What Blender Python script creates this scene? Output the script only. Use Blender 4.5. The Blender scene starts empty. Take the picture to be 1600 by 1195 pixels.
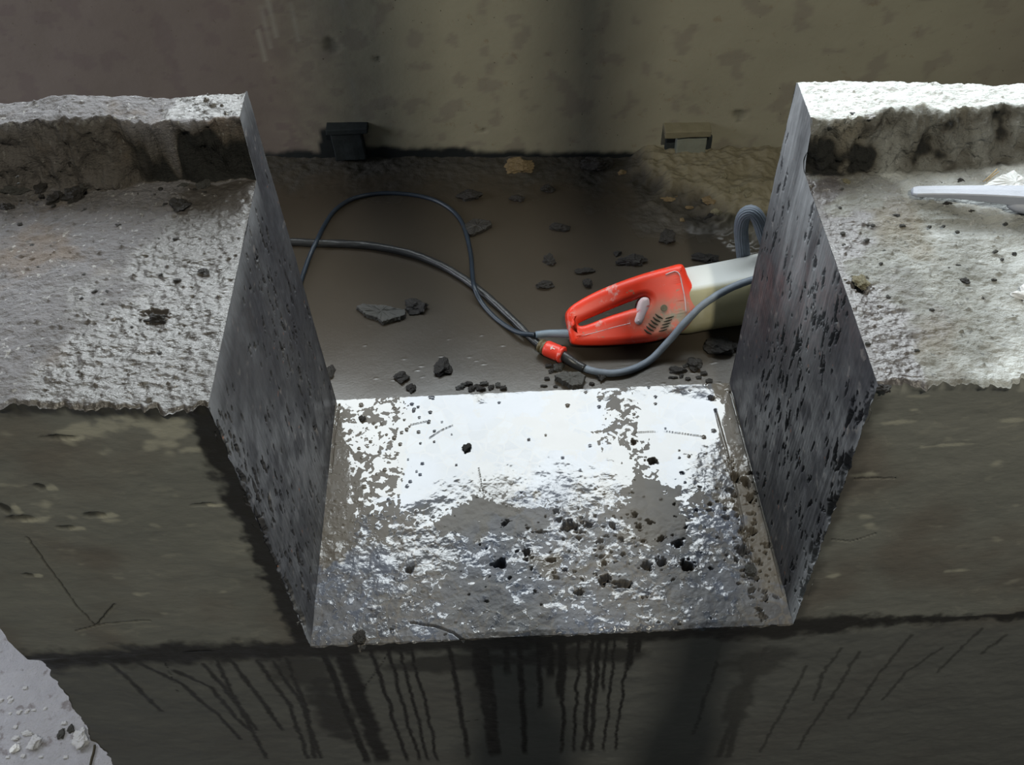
import bpy, bmesh, math, random
import numpy as np
from mathutils import Vector, noise as mnoise, Matrix
S = bpy.context.scene
COL = S.collection
# ------------------------------------------------------------------ camera
EYE = np.array([0.0, 0.0, 1.25])
FPX = 1512.5
RT = np.array([0.99912232, -0.02732648, -0.03174673])
UP = np.array([0.04146982, 0.75210075, 0.65774213])
FW = np.array([-0.00590296, 0.65848138, -0.75257387])
cam = bpy.data.cameras.new('camera'); co = bpy.data.objects.new('camera', cam); COL.objects.link(co)
M = Matrix(((RT[0], UP[0], -FW[0], EYE[0]), (RT[1], UP[1], -FW[1], EYE[1]), (RT[2], UP[2], -FW[2], EYE[2]), (0, 0, 0, 1)))
co.matrix_world = M
cam.sensor_width = 36; cam.lens = FPX / 1600 * 36; cam.clip_start = .02
S.camera = co
S.view_settings.view_transform = 'Standard'; S.view_settings.look = 'None'
S.view_settings.exposure = 0.0; S.view_settings.gamma = 1; S.view_settings.use_curve_mapping = False
# ------------------------------------------------------------------ world and daylight
w = bpy.data.worlds.new('world'); S.world = w; w.use_nodes = True
w.node_tree.nodes['Background'].inputs[0].default_value = (.52, .60, .56, 1)
w.node_tree.nodes['Background'].inputs[1].default_value = .16

def area(name, loc, target, sx, sy, power, color):
    l = bpy.data.lights.new(name, 'AREA'); l.shape = 'RECTANGLE'; l.size = sx; l.size_y = sy
    l.energy = power; l.color = color
    o = bpy.data.objects.new(name, l); COL.objects.link(o); o.location = loc
    o.rotation_euler = (Vector(target) - Vector(loc)).to_track_quat('-Z', 'Y').to_euler()
    return o
area('daylight_window', (.12, 2.13, 1.40), (.12, .90, .85), 2.7, .80, 100, (.90, .97, 1.0))
area('daylight_side', (-2.3, 1.3, .75), (-.75, 1.0, -.4), .9, .8, 26, (.86, .90, 1.0))
area('daylight_front', (.40, -1.2, 3.4), (.05, 1.8, .15), .06, .06, 92, (1.0, .94, .78))

# ------------------------------------------------------------------ helpers: placing
def ray(px, py): return FW + RT * (px - 800) / FPX - UP * (py - 597.5) / FPX
def atz(px, py, z):
    d = ray(px, py); return EYE + d * (z - EYE[2]) / d[2]
def aty(px, py, y):
    d = ray(px, py); return EYE + d * (y - EYE[1]) / d[1]
def hitplane(px, py, p, n):
    d = ray(px, py); return EYE + d * (np.dot(np.array(p) - EYE, n) / np.dot(d, n))

# ------------------------------------------------------------------ helpers: noise
_r = np.random.RandomState(7); _perm = _r.permutation(4096)
_g = _r.normal(size=(4096, 3)); _g /= np.linalg.norm(_g, axis=1)[:, None]
def perlin(x, y, z=0.0, seed=0):
    x, y, z = np.broadcast_arrays(np.asarray(x, float), np.asarray(y, float), np.asarray(z, float))
    xi, yi, zi = np.floor(x).astype(int), np.floor(y).astype(int), np.floor(z).astype(int)
    xf, yf, zf = x - xi, y - yi, z - zi
    u, v, ww = [t * t * t * (t * (t * 6 - 15) + 10) for t in (xf, yf, zf)]
    def gr(dx, dy, dz):
        h = _perm[(_perm[(_perm[(xi + dx + seed * 131) & 4095] + yi + dy) & 4095] + zi + dz) & 4095]
        g = _g[h]; return g[..., 0] * (xf - dx) + g[..., 1] * (yf - dy) + g[..., 2] * (zf - dz)
    def lp(a, b, t): return a + (b - a) * t
    return lp(lp(lp(gr(0,0,0), gr(1,0,0), u), lp(gr(0,1,0), gr(1,1,0), u), v),
              lp(lp(gr(0,0,1), gr(1,0,1), u), lp(gr(0,1,1), gr(1,1,1), u), v), ww) * 1.6
def fbm(x, y, z=0.0, f=10, o=4, seed=0, gain=.5):
    r = 0; a = 1
    for i in range(o):
        r = r + a * perlin(x * f, y * f, z * f, seed + i * 3); f *= 2.03; a *= gain
    return r
def sm(a, b, t):
    t = np.clip((t - a) / (b - a), 0, 1); return t * t * (3 - 2 * t)

def stamp(H, U, V, cu, cv, au, av, amp, ang=0.0, hard=.55, wob=.35, seed=0):
    """press (or raise) one irregular blot into the height field H"""
    R = max(au, av) * 1.7
    m = (np.abs(U - cu) < R) & (np.abs(V - cv) < R)
    ii = np.where(m.any(axis=1))[0]; jj = np.where(m.any(axis=0))[0]
    if len(ii) == 0 or len(jj) == 0: return
    sl = (slice(ii[0], ii[-1] + 1), slice(jj[0], jj[-1] + 1))
    u = U[sl] - cu; v = V[sl] - cv
    c, s = math.cos(ang), math.sin(ang)
    a = (u * c + v * s) / au; b = (-u * s + v * c) / av
    r = np.sqrt(a * a + b * b) * (1 + wob * perlin(a * 1.3 + seed, b * 1.3, seed * .37 + .5) + wob * .5 * perlin(a * 3 + seed, b * 3, seed * .7 + .2))
    k = 1 - sm(hard, 1.0, r)
    if amp < 0: H[sl] = np.minimum(H[sl], H[sl] * (1 - k) + amp * k)
    else: H[sl] = H[sl] + amp * k

# ------------------------------------------------------------------ helpers: objects
def tag(o, label=None, cat=None, group=None, kind=None):
    if label: o['label'] = label
    if cat: o['category'] = cat
    if group: o['group'] = group
    if kind: o['kind'] = kind
    return o
def empty(name, loc=(0, 0, 0)):
    o = bpy.data.objects.new(name, None); COL.objects.link(o); o.location = loc; o.empty_display_size = .05
    return o
def link(name, me, parent=None, mats=()):
    o = bpy.data.objects.new(name, me); COL.objects.link(o)
    for m in mats: me.materials.append(m)
    if parent is not None:
        o.parent = parent; o.matrix_parent_inverse = Matrix.Translation(-Vector(parent.location))
    return o
def grid(name, P, mat, parent=None, attrs=None, flip=False):
    """P: (n,m,3) array of points -> one smooth mesh"""
    n, m, _ = P.shape
    idx = np.arange(n * m).reshape(n, m)
    q = np.stack([idx[:-1, :-1], idx[1:, :-1], idx[1:, 1:], idx[:-1, 1:]], -1).reshape(-1, 4)
    if flip: q = q[:, ::-1]
    me = bpy.data.meshes.new(name)
    me.vertices.add(n * m); me.vertices.foreach_set('co', P.reshape(-1).astype(np.float32))
    me.loops.add(q.size); me.loops.foreach_set('vertex_index', q.reshape(-1).astype(np.int32))
    me.polygons.add(len(q)); me.polygons.foreach_set('loop_start', (np.arange(len(q)) * 4).astype(np.int32))
    me.polygons.foreach_set('use_smooth', np.ones(len(q), bool))
    me.update(calc_edges=True)
    for k, a in (attrs or {}).items():
        at = me.attributes.new(k, 'FLOAT', 'POINT'); at.data.foreach_set('value', np.broadcast_to(a, (n, m)).reshape(-1).astype(np.float32))
    return link(name, me, parent, [mat])
def tube(name, pts, rad, mat, parent=None, segs=14, step=.004, ribs=0, ribamp=0.0, cap=True, rough=0.0):
    """smooth tube through points (Catmull-Rom)"""
    p = [Vector(a) for a in pts]; p = [p[0] * 2 - p[1]] + p + [p[-1] * 2 - p[-2]]
    line = []
    for i in range(1, len(p) - 2):
        L = (p[i + 1] - p[i]).length; k = max(2, int(L / step))
        for j in range(k):
            t = j / k
            line.append(.5 * ((2 * p[i]) + (p[i+1] - p[i-1]) * t + (2*p[i-1] - 5*p[i] + 4*p[i+1] - p[i+2]) * t*t + (3*p[i] - p[i-1] - 3*p[i+1] + p[i+2]) * t**3))
    line.append(p[-2])
    bm = bmesh.new(); rings = []; nrm = None
    for i, c in enumerate(line):
        tg = (line[min(i+1, len(line)-1)] - line[max(i-1, 0)]).normalized()
        if nrm is None: nrm = tg.orthogonal().normalized()
        nrm = (nrm - tg * nrm.dot(tg)).normalized(); bn = tg.cross(nrm)
        r0 = rad(i / (len(line) - 1)) if callable(rad) else rad
        ring = []
        for s in range(segs):
            a = 2 * math.pi * s / segs
            r = r0 * (1 + (ribamp * math.cos(a * ribs) if ribs else 0) + (rough * mnoise.noise(c * 60 + Vector((s, 0, 0))) if rough else 0))
            ring.append(bm.verts.new(c + nrm * math.cos(a) * r + bn * math.sin(a) * r))
        rings.append(ring)
    for a, b in zip(rings, rings[1:]):
        for s in range(segs): bm.faces.new((a[s], a[(s+1) % segs], b[(s+1) % segs], b[s]))
    if cap: bm.faces.new(rings[0][::-1]); bm.faces.new(rings[-1])
    for f in bm.faces: f.smooth = len(f.verts) == 4
    me = bpy.data.meshes.new(name); bm.to_mesh(me); bm.free()
    return link(name, me, parent, [mat])
def box_bm(bm, c, x, y, z, ax=None, bevel=0.0):
    r = bmesh.ops.create_cube(bm, size=1)
    ax = ax or (Vector((1,0,0)), Vector((0,1,0)), Vector((0,0,1)))
    for v in r['verts']:
        q = v.co.copy(); v.co = Vector(c) + ax[0] * q.x * x + ax[1] * q.y * y + ax[2] * q.z * z
    if bevel:
        es = list({e for v in r['verts'] for e in v.link_edges})
        bmesh.ops.bevel(bm, geom=es, offset=bevel, segments=2, affect='EDGES', profile=.6)
def bm_link(name, bm, mat, parent=None, smooth=False):
    for f in bm.faces: f.smooth = smooth
    me = bpy.data.meshes.new(name); bm.to_mesh(me); bm.free(); return link(name, me, parent, [mat])

# ------------------------------------------------------------------ materials
class NT:
    def __init__(s, name):
        s.m = bpy.data.materials.new(name); s.m.use_nodes = True; s.t = s.m.node_tree; s.n = s.t.nodes
        s.b = s.n['Principled BSDF']
        s.tc = s.n.new('ShaderNodeTexCoord').outputs['Object']
    def lk(s, a, b): s.t.links.new(a, b)
    def put(s, sock, v):
        if isinstance(v, bpy.types.NodeSocket): s.lk(v, sock)
        elif isinstance(v, tuple) and len(v) == 3 and sock.type == 'RGBA': sock.default_value = (*v, 1)
        else: sock.default_value = v
    def noise(s, scale, detail=4, rough=.55, dist=0, vec=None, st=None):
        v = vec or s.tc
        if st:
            mp = s.n.new('ShaderNodeMapping'); mp.inputs['Scale'].default_value = st; s.lk(v, mp.inputs[0]); v = mp.outputs[0]
        q = s.n.new('ShaderNodeTexNoise'); s.lk(v, q.inputs['Vector'])
        q.inputs['Scale'].default_value = scale; q.inputs['Detail'].default_value = detail
        q.inputs['Roughness'].default_value = rough; q.inputs['Distortion'].default_value = dist
        return q.outputs[0]
    def voro(s, scale, feat='F1', out=0, vec=None, rnd=1.0, st=None):
        v = vec or s.tc
        if st:
            mp = s.n.new('ShaderNodeMapping'); mp.inputs['Scale'].default_value = st; s.lk(v, mp.inputs[0]); v = mp.outputs[0]
        q = s.n.new('ShaderNodeTexVoronoi'); q.feature = feat; s.lk(v, q.inputs['Vector'])
        q.inputs['Scale'].default_value = scale; q.inputs['Randomness'].default_value = rnd
        return q.outputs[out]
    def ramp(s, f, a, b, lo=0.0, hi=1.0):
        q = s.n.new('ShaderNodeMapRange'); q.interpolation_type = 'SMOOTHSTEP'
        s.lk(f, q.inputs[0]); q.inputs[1].default_value = a; q.inputs[2].default_value = b
        s.put(q.inputs[3], lo); s.put(q.inputs[4], hi); return q.outputs[0]
    def mix(s, f, a, b, mode='MIX'):
        q = s.n.new('ShaderNodeMix'); q.data_type = 'RGBA'; q.blend_type = mode
        s.put(q.inputs[0], f); s.put(q.inputs[6], a); s.put(q.inputs[7], b); return q.outputs[2]
    def math(s, op, a, b=0.0):
        q = s.n.new('ShaderNodeMath'); q.operation = op; s.put(q.inputs[0], a); s.put(q.inputs[1], b); return q.outputs[0]
    def attr(s, name):
        q = s.n.new('ShaderNodeAttribute'); q.attribute_name = name; return q.outputs['Fac']
    def bump(s, h, strength, dist, nrm=None):
        q = s.n.new('ShaderNodeBump'); s.put(q.inputs['Strength'], strength); q.inputs['Distance'].default_value = dist
        s.lk(h, q.inputs['Height'])
        if nrm: s.lk(nrm, q.inputs['Normal'])
        return q.outputs[0]
    def fin(s, col=None, rough=None, nrm=None, spec=None, metal=None):
        if col is not None: s.put(s.b.inputs['Base Color'], col)
        if rough is not None: s.put(s.b.inputs['Roughness'], rough)
        if nrm is not None: s.lk(nrm, s.b.inputs['Normal'])
        if spec is not None: s.put(s.b.inputs['Specular IOR Level'], spec)
        if metal is not None: s.b.inputs['Metallic'].default_value = metal
        return s.m

def mat_cheek():
    t = NT('sawn_concrete')
    wet = t.attr('wet')
    agg = t.ramp(t.noise(70, 2), .3, .7, .25, .75)
    c = t.mix(agg, (.046, .046, .049), (.078, .079, .084))
    c = t.mix(t.ramp(t.noise(8, 3), .35, .65), t.mix(1, c, (.62, .62, .66), 'MULTIPLY'), c)
    c = t.mix(t.ramp(t.noise(45, 4), .62, .72), c, (.13, .12, .115))
    c = t.mix(t.ramp(t.noise(70, 2, vec=None), .72, .76), c, (.16, .07, .045))
    c = t.mix(t.attr('dust'), c, (.27, .275, .285))
    n = t.bump(t.noise(160, 4, st=(1, 1, .35)), .5, .0012)
    n = t.bump(t.noise(30, 5, st=(1, 1, .4)), .35, .002, n)
    r = t.ramp(t.noise(25, 3), .4, .65, .42, .62)
    return t.fin(c, r, n, .16)
def mat_sill():
    t = NT('wet_sawn_concrete')
    film = t.attr('film')           # slurry film thickness 0..1
    rr = t.attr('rough_zone')
    cell = t.ramp(t.voro(42, out=1), 0, 1); d = t.voro(42, 'DISTANCE_TO_EDGE', 0)
    agg = t.mix(cell, (.040, .042, .050), (.095, .097, .102))
    agg = t.mix(t.ramp(d, 0, .09), (.085, .077, .070), agg)
    agg = t.mix(t.ramp(t.noise(9, 3), .45, .62), agg, (.075, .083, .105))
    slurry = t.mix(t.noise(15, 3), (.070, .061, .051), (.092, .083, .071))
    m = t.ramp(t.math('ADD', film, t.math('MULTIPLY', t.math('SUBTRACT', t.noise(38, 5, .6), .5), 1.0)), .45, .6)
    c = t.mix(m, agg, slurry)
    # open water (glossy) stands between patches of settled, matt slurry with clear edges
    pool = t.noise(46, 2.2, .5, 1.1)
    spots = t.noise(120, 1.5, .5, .6)
    q = t.math('ADD', t.math('MULTIPLY', pool, .62), t.math('MULTIPLY', spots, .38))
    water = t.ramp(t.math('ADD', q, t.attr('gloss')), .495, .515)
    n = t.bump(t.noise(9, 1, .3), .4, .004)
    n = t.bump(water, .5, .0006, n)
    n = t.bump(t.noise(60, 2.0, .5, .6), t.ramp(rr, 0, 1, .05, .34), .0030, n)
    n = t.bump(t.noise(190, 4, .62, .4), t.ramp(rr, .15, 1, .03, .50), .0014, n)
    c = t.mix(water, slurry_or(t, c, slurry, rr), c)
    r = t.ramp(water, 0, 1, .52, t.ramp(rr, 0, 1, .045, .15))
    return t.fin(c, r, n, t.ramp(water, 0, 1, .28, .62))
def slurry_or(t, c, slurry, rr): return t.mix(t.ramp(rr, .5, 1, .85, .25), c, slurry)
def mat_top(name, dry, dry2, brown, wetcol):
    t = NT(name)
    wet = t.attr('wet')
    c = t.mix(t.noise(26, 5, .65), dry, dry2)
    c = t.mix(t.ramp(t.noise(11, 4), .52, .68, 0, .7), c, brown)
    c = t.mix(t.ramp(t.noise(150, 2), .62, .70, 0, .6), c, (.05, .05, .05))
    c = t.mix(t.ramp(t.noise(120, 2, st=(1.3, 1, 1)), .62, .72, 0, .5), c, (.36, .36, .35))
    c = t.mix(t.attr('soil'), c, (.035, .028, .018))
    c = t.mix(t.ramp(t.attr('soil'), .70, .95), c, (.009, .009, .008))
    c = t.mix(t.attr('pale'), c, (.56, .58, .58))
    wetm = t.ramp(t.math('ADD', wet, t.math('MULTIPLY', t.math('SUBTRACT', t.noise(22, 5, .7), .5), 1.0)), .25, .90)
    c = t.mix(wetm, c, wetcol)
    n = t.bump(t.noise(60, 4, .6, st=(.35, 1, 1)), t.ramp(wetm, 0, 1, .35, .10), .0040)
    n = t.bump(t.noise(210, 4, .68, st=(.6, 1, 1)), t.ramp(wetm, 0, 1, 1.0, .50), .0040, n)
    n = t.bump(t.noise(420, 3, .6), t.ramp(wetm, 0, 1, .9, .10), .0014, n)
    return t.fin(c, t.ramp(wetm, 0, 1, .85, t.ramp(t.noise(45, 3, .6, .8, st=(.3, 1, 1)), .45, .54, .30, .14)), n, t.ramp(wetm, 0, 1, .3, .5))
def mat_face():
    t = NT('damp_cast_concrete')
    wet = t.attr('wet'); pale = t.attr('pale'); dark = t.attr('crack')
    c = t.mix(t.noise(7, 4, .6), (.112, .116, .105), (.172, .170, .154))
    c = t.mix(t.ramp(t.noise(22, 5, .65, .8, st=(1, 1, 1.6)), .56, .72, 0, .30), c, (.26, .25, .21))
    c = t.mix(t.ramp(t.noise(5, 3), .45, .65, 0, .6), c, (.095, .078, .066))
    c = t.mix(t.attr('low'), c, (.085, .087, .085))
    c = t.mix(pale, c, (.34, .33, .27))
    c = t.mix(wet, c, (.0075, .0068, .0060))
    c = t.mix(dark, c, (.004, .004, .004))
    n = t.bump(t.noise(60, 5, .6), .5, .0018)
    n = t.bump(t.noise(14, 4, .6, st=(.7, 1, 1.6)), .6, .005, n)
    return t.fin(c, t.ramp(wet, 0, 1, .75, .50), n, .25)
def mat_wall():
    t = NT('stained_plaster')
    c = t.mix(t.noise(2.2, 4, .6), (.165, .158, .118), (.225, .212, .160))
    c = t.mix(t.ramp(t.noise(38, 4, .7), .60, .74, 0, .35), c, (.12, .075, .04))
    c = t.mix(t.attr('red'), c, (.105, .085, .080))
    c = t.mix(t.ramp(t.noise(170, 1), .76, .80), c, (.06, .05, .035))
    c = t.mix(t.attr('streak'), c, (.20, .195, .17))
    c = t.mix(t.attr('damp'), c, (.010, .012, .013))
    n = t.bump(t.noise(90, 4, .6), .35, .0012)
    n = t.bump(t.noise(6, 4, .5), .5, .008, n)
    return t.fin(c, t.ramp(t.attr('damp'), 0, 1, .85, .6), n, .2)
def mat_floor():
    t = NT('settled_slurry')
    c = t.mix(t.noise(5, 4), (.034, .028, .021), (.048, .040, .031))
    c = t.mix(t.attr('soil'), c, t.mix(t.noise(30, 5, .65), (.085, .072, .045), (.16, .145, .10)))
    c = t.mix(t.attr('grit'), c, (.022, .020, .016))
    n = t.bump(t.noise(60, 4), t.ramp(t.attr('soil'), 0, 1, .06, .9), .003)
    n = t.bump(t.noise(240, 3), t.ramp(t.attr('grit'), 0, 1, .05, .9), .0015, n)
    return t.fin(c, t.ramp(t.math('ADD', t.attr('soil'), t.attr('grit')), 0, 1, .24, .85), n, .35)
def mat_ground():
    t = NT('dusty_rubble_ground')
    c = t.mix(t.noise(14, 5, .65), (.24, .24, .265), (.40, .40, .43))
    c = t.mix(t.ramp(t.noise(30, 4), .60, .70, 0, .7), c, (.13, .11, .11))
    n = t.bump(t.noise(70, 6, .7), 1.0, .010)
    return t.fin(c, .92, n, .2)
def mat_rock(name, a, b, rough=.45, spec=.4):
    t = NT(name)
    c = t.mix(t.noise(60, 4, .6), a, b)
    n = t.bump(t.noise(180, 4, .6), .8, .0014)
    return t.fin(c, rough, n, spec)
def mat_simple(name, a, b, scale=40, rough=.5, bump=.2, spec=.4, splash=None, lo=.55, hi=.68, metal=None):
    t = NT(name)
    c = t.mix(t.noise(scale, 4, .6), a, b)
    if splash: c = t.mix(t.ramp(t.noise(scale * .9, 5, .65, .5), lo, hi), c, splash)
    n = t.bump(t.noise(scale * 4, 4), bump, .0012)
    return t.fin(c, rough, n, spec, metal)
M_CHEEK, M_SILL = mat_cheek(), mat_sill()
M_TOPL = mat_top('rough_grey_concrete', (.075, .072, .075), (.150, .143, .150), (.115, .088, .068), (.045, .040, .036))
M_TOPR = mat_top('rough_pale_concrete', (.13, .133, .125), (.26, .265, .25), (.16, .14, .105), (.070, .064, .064))
M_FACE, M_WALL, M_FLOOR, M_GROUND = mat_face(), mat_wall(), mat_floor(), mat_ground()
M_ROCK = mat_rock('wet_dark_stone', (.013, .012, .011), (.034, .031, .028), .5, .3)
M_ROCKG = mat_rock('grey_concrete_chip', (.034, .034, .032), (.062, .061, .057), .75, .25)
M_ROCKT = mat_rock('dry_tan_stone', (.10, .075, .04), (.19, .14, .08), .85, .2)
M_ROCKP = mat_rock('dry_pale_stone', (.36, .36, .38), (.55, .55, .56), .85, .2)
M_ROCKW = mat_rock('white_plaster_lump', (.6, .6, .6), (.8, .8, .8), .8, .2)

# ------------------------------------------------------------------ the notched wall: shared geometry
L0, R0, L1, R1 = atz(485, 1010, 0), atz(1240, 975, 0), atz(525, 625, 0), atz(1140, 598, 0)
TL0, TR0 = aty(325, 635, L0[1]), aty(1372, 602, R0[1])
TL1, TR1 = aty(385, 139, L1[1]), aty(1245, 125, R1[1])
ZT = .512
def yfront(x): return L0[1] + (R0[1] - L0[1]) * (x - L0[0]) / (R0[0] - L0[0])
def yrear(x): return L1[1] + (R1[1] - L1[1]) * (x - L1[0]) / (R1[0] - L1[0])
XOUT_L, XOUT_R = -.70, 1.25
def xcheek(side, v, z):      # v: 0 front .. 1 rear
    b0, b1, t0, t1 = (L0, L1, TL0, TL1) if side < 0 else (R0, R1, TR0, TR1)
    h = z / (t0[2] + (t1[2] - t0[2]) * v)
    xb = b0[0] + (b1[0] - b0[0]) * v; xt = t0[0] + (t1[0] - t0[0]) * v
    return xb + (xt - xb) * h
# profile of the block over its depth v (0 front, 1 rear): height and where lip starts
def lip(side, x):            # v of step base, v of step top, irregular along x
    if side < 0:
        a = .868 + .010 * sm(-.36, -.48, x) + .016 * perlin(x * 9, 0, 3.1) + .007 * perlin(x * 37, 0, 1.1); b = a - .020 + .030 * perlin(x * 13, 5, 9.1) + .014 * perlin(x * 45, 2, 1.7)
        b = b - .024 * sm(-.40, -.56, x)
    else:
        a = .765 + .016 * perlin(x * 7, 3, 3.1) + .008 * perlin(x * 33, 3, 3.1); b = a + .045 + .030 * perlin(x * 12, 1, 5.1) + .018 * perlin(x * 40, 2, 1.1) + .05 * sm(.42, .5, x) * (1 - sm(.72, .8, x))
    return a, b
def topz(side, x, v):
    zt0 = (TL0 if side < 0 else TR0)[2]; zl = (TL1 if side < 0 else TR1)[2]
    if side < 0:
        zt0 = zt0 + (.02) * sm(-.33, -.52, x); zl = zl + .004 * np.sin((x + .32) * 22) + .004 * perlin(x * 20, 1, 1)
    else:
        zt0 = zt0 - .01 * sm(.4, .6, x); zl = zl - .018 * sm(.36, .7, x) + .002 * perlin(x * 30, 1, 1)
    a, b = lip(side, x)
    z = zt0 + (.512 - zt0) * v / .86
    k = sm(0, 1, (v - np.minimum(a, b) + .0) / (np.abs(b - a) + .006))
    return z * (1 - k) + (zl - .006 * (1 - v)) * k

wallroot = empty('concrete_wall', (0, .85, -.75))
tag(wallroot, 'thick grey concrete wall with a wet rectangular notch sawn down into its top', 'wall')

# common jag of the front top edge (chipped arris)
def arris(x, side):
    return .0055 * perlin(x * 30, 1.3, 0) + .0035 * perlin(x * 85, 2.3, 0) + .002 * perlin(x * 210, 7.3, 0)

# ---- sill
def build_sill():
    nx, ny = 620, 400
    u = np.linspace(0, 1, nx)[None, :]; v = np.linspace(0, 1, ny)[:, None]
    fr = L0 * (1 - u[..., None]) + R0 * u[..., None]; re = L1 * (1 - u[..., None]) + R1 * u[..., None]
    P = fr * (1 - v[..., None]) + re * v[..., None]
    X, Y = P[..., 0].copy(), P[..., 1].copy()
    H = np.zeros_like(X)
    U = (X - L0[0]); V = Y - .62
    uu = np.broadcast_to(u, X.shape); vv = np.broadcast_to(v, X.shape)
    rnd = random.Random(3)
    rz = sm(.72, .30, vv + .10 * fbm(X, Y, 0, 12, 3, 5) + .10 * np.sin(uu * 9)) * .85
    rz = np.maximum(rz, sm(.80, .98, uu + .05 * fbm(X, Y, 0, 20, 3, 8)) * sm(.80, .60, vv))
    H += rz * (.0014 * fbm(X, Y, 0, 45, 4, 11)) + .0005 * fbm(X, Y, 0, 18, 2, 14)
    # low domes of slurry drops
    for i in range(170):
        cu = rnd.random(); cv = rnd.random() ** .8
        if rnd.random() < .55: cu *= .28
        r = rnd.uniform(.0015, .0042)
        p = L0 * (1-cu)*(1-cv) + R0*cu*(1-cv) + L1*(1-cu)*cv + R1*cu*cv
        stamp(H, X, Y, p[0], p[1], r, r * rnd.uniform(.8, 1.2), rnd.uniform(.0008, .0026), hard=.0, wob=.2, seed=i)
    # pits: the honeycombed zones right and front
    for i in range(260):
        k = rnd.random()
        if k < .40: cu, cv = rnd.gauss(.66, .15), rnd.gauss(.32, .09)
        elif k < .80: cu, cv = rnd.gauss(.955, .025), rnd.uniform(.02, .66)
        else: cu, cv = rnd.random(), rnd.random() * .6
        if not (0.01 < cu < .995 and .01 < cv < .97): continue
        s = rnd.choice((.0010, .0014, .002, .0028, .0045)) * (1.0 if k < .8 else .6)
        p = L0 * (1-cu)*(1-cv) + R0*cu*(1-cv) + L1*(1-cu)*cv + R1*cu*cv
        stamp(H, X, Y, p[0], p[1], s * rnd.uniform(.8, 1.8), s * rnd.uniform(.6, 1.1), -rnd.uniform(.006, .018), ang=rnd.uniform(-.6, .6), wob=.7, seed=i)
    for px, py, a, b in [(888, 822, 12, 9), (780, 880, 13, 8), (823, 862, 6, 5), (1075, 884, 13, 8), (1035, 878, 9, 7), (945, 905, 10, 8), (1010, 885, 9, 7), (975, 912, 14, 6), (560, 997, 9, 9),
                         (1165, 752, 10, 10), (1150, 745, 8, 9), (1172, 778, 8, 8), (1020, 720, 9, 6), (1060, 848, 9, 6), (905, 925, 8, 5), (1160, 860, 10, 9), (1176, 830, 7, 8), (1112, 622, 7, 6), (990, 690, 5, 4), (640, 890, 6, 5)]:
        p = atz(px, py, 0); stamp(H, X, Y, p[0], p[1], a * .0009, b * .0011, -.024, wob=.6, seed=px)
    # kerf grooves parallel to the right cheek, a scratch on the left, short arcs
    def groove(pix, wd, dep):
        pts = [atz(a, b, 0) for a, b in pix]
        for a, b in zip(pts, pts[1:]):
            n = max(2, int(np.linalg.norm(b - a) / .0015))
            for k in range(n):
                q = a + (b - a) * k / n; stamp(H, X, Y, q[0], q[1], wd, wd, dep, hard=.2, wob=.3, seed=k * .1)
    groove([(1118, 640), (1135, 700), (1152, 770), (1168, 850), (1176, 880)], .0022, -.006)
    groove([(1141, 612), (1160, 680), (1182, 760), (1205, 850), (1225, 930)], .0020, -.004)
    groove([(530, 632), (522, 680), (517, 740)], .0018, -.004)
    groove([(642, 972), (680, 978), (708, 988), (728, 1002)], .0018, -.008)
    groove([(748, 732), (752, 760), (756, 776)], .0012, -.0015)
    groove([(668, 686), (690, 672), (708, 664)], .0008, -.0012)
    groove([(970, 676), (1040, 674), (1100, 682)], .0007, -.0008)
    groove([(640, 664), (668, 658)], .0008, -.001)
    # ragged outer edges
    e = np.minimum(vv, .02) / .02
    H -= (1 - e) * (.002 + .003 * np.abs(fbm(X, Y, 0, 80, 2, 31)))
    Y2 = Y + (1 - sm(0, .04, vv)) * (.0022 * fbm(X, 0, 0, 60, 3, 40)) - sm(.97, 1, vv) * .0015 * fbm(X, 0, 0, 70, 3, 41)
    P = np.stack([X, Y2, H], -1)
    film = .45 + .5 * fbm(X, Y, 0, 9, 3, 50) + .55 * sm(.22, .05, uu) * sm(.3, .6, vv) + .4 * sm(.1, .0, np.abs(uu - .72)) * sm(.5, .9, vv) - .35 * sm(.5, .1, vv) + .5 * sm(.93, .97, uu)
    film -= .7 * sm(.09, .03, np.abs(uu - .22 - .06 * (vv)) ) 
    nA = fbm(X, Y, 0, 14, 3, 51)
    gl = .32 + 0 * X
    gl -= .29 * sm(.26, .16, uu + .06 * nA) * sm(.2, .45, vv)
    gl -= .30 * sm(.075, .035, np.abs(uu - .715 + .10 * (vv - .8) + .05 * nA)) * sm(.25, .45, vv)
    gl -= .24 * sm(.16, .10, np.abs(uu - .36 + .05 * nA)) * sm(.09, .03, np.abs(vv - .44 - .07 * fbm(X, Y, 0, 10, 3, 53)))
    gl -= .275 * sm(.60, .48, vv + .07 * nA) + .08 * sm(.4, .1, vv)
    gl -= .22 * sm(.94, .97, uu)
    gl += .06 * fbm(X, Y, 0, 7, 3, 54) + .20 * sm(.34, .22, uu) * sm(.22, .32, vv) * sm(.60, .50, vv)
    o = grid('sawn_sill', P, M_SILL, wallroot, {'film': film, 'rough_zone': rz, 'gloss': gl})
    o['label'] = 'wet glistening floor of the sawn notch'
    # rear drop of the sill
    n = 200
    x = np.linspace(L1[0], R1[0], n)[None, :]; z = np.linspace(0, 1, 24)[:, None]
    Yb = np.broadcast_to(yrear(x), (24, n)) - .0015 * fbm(x, 0, 0, 70, 3, 41); Z = np.broadcast_to(-.10 * z - .002, (24, n))
    Q = np.stack([np.broadcast_to(x, (24, n)), Yb + .001 * fbm(x, z, 0, 40, 2, 4), Z], -1)
    grid('rear_face', Q, M_CHEEK, wallroot, {'wet': 1.0, 'dust': 0.0}, flip=True)
build_sill()

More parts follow.
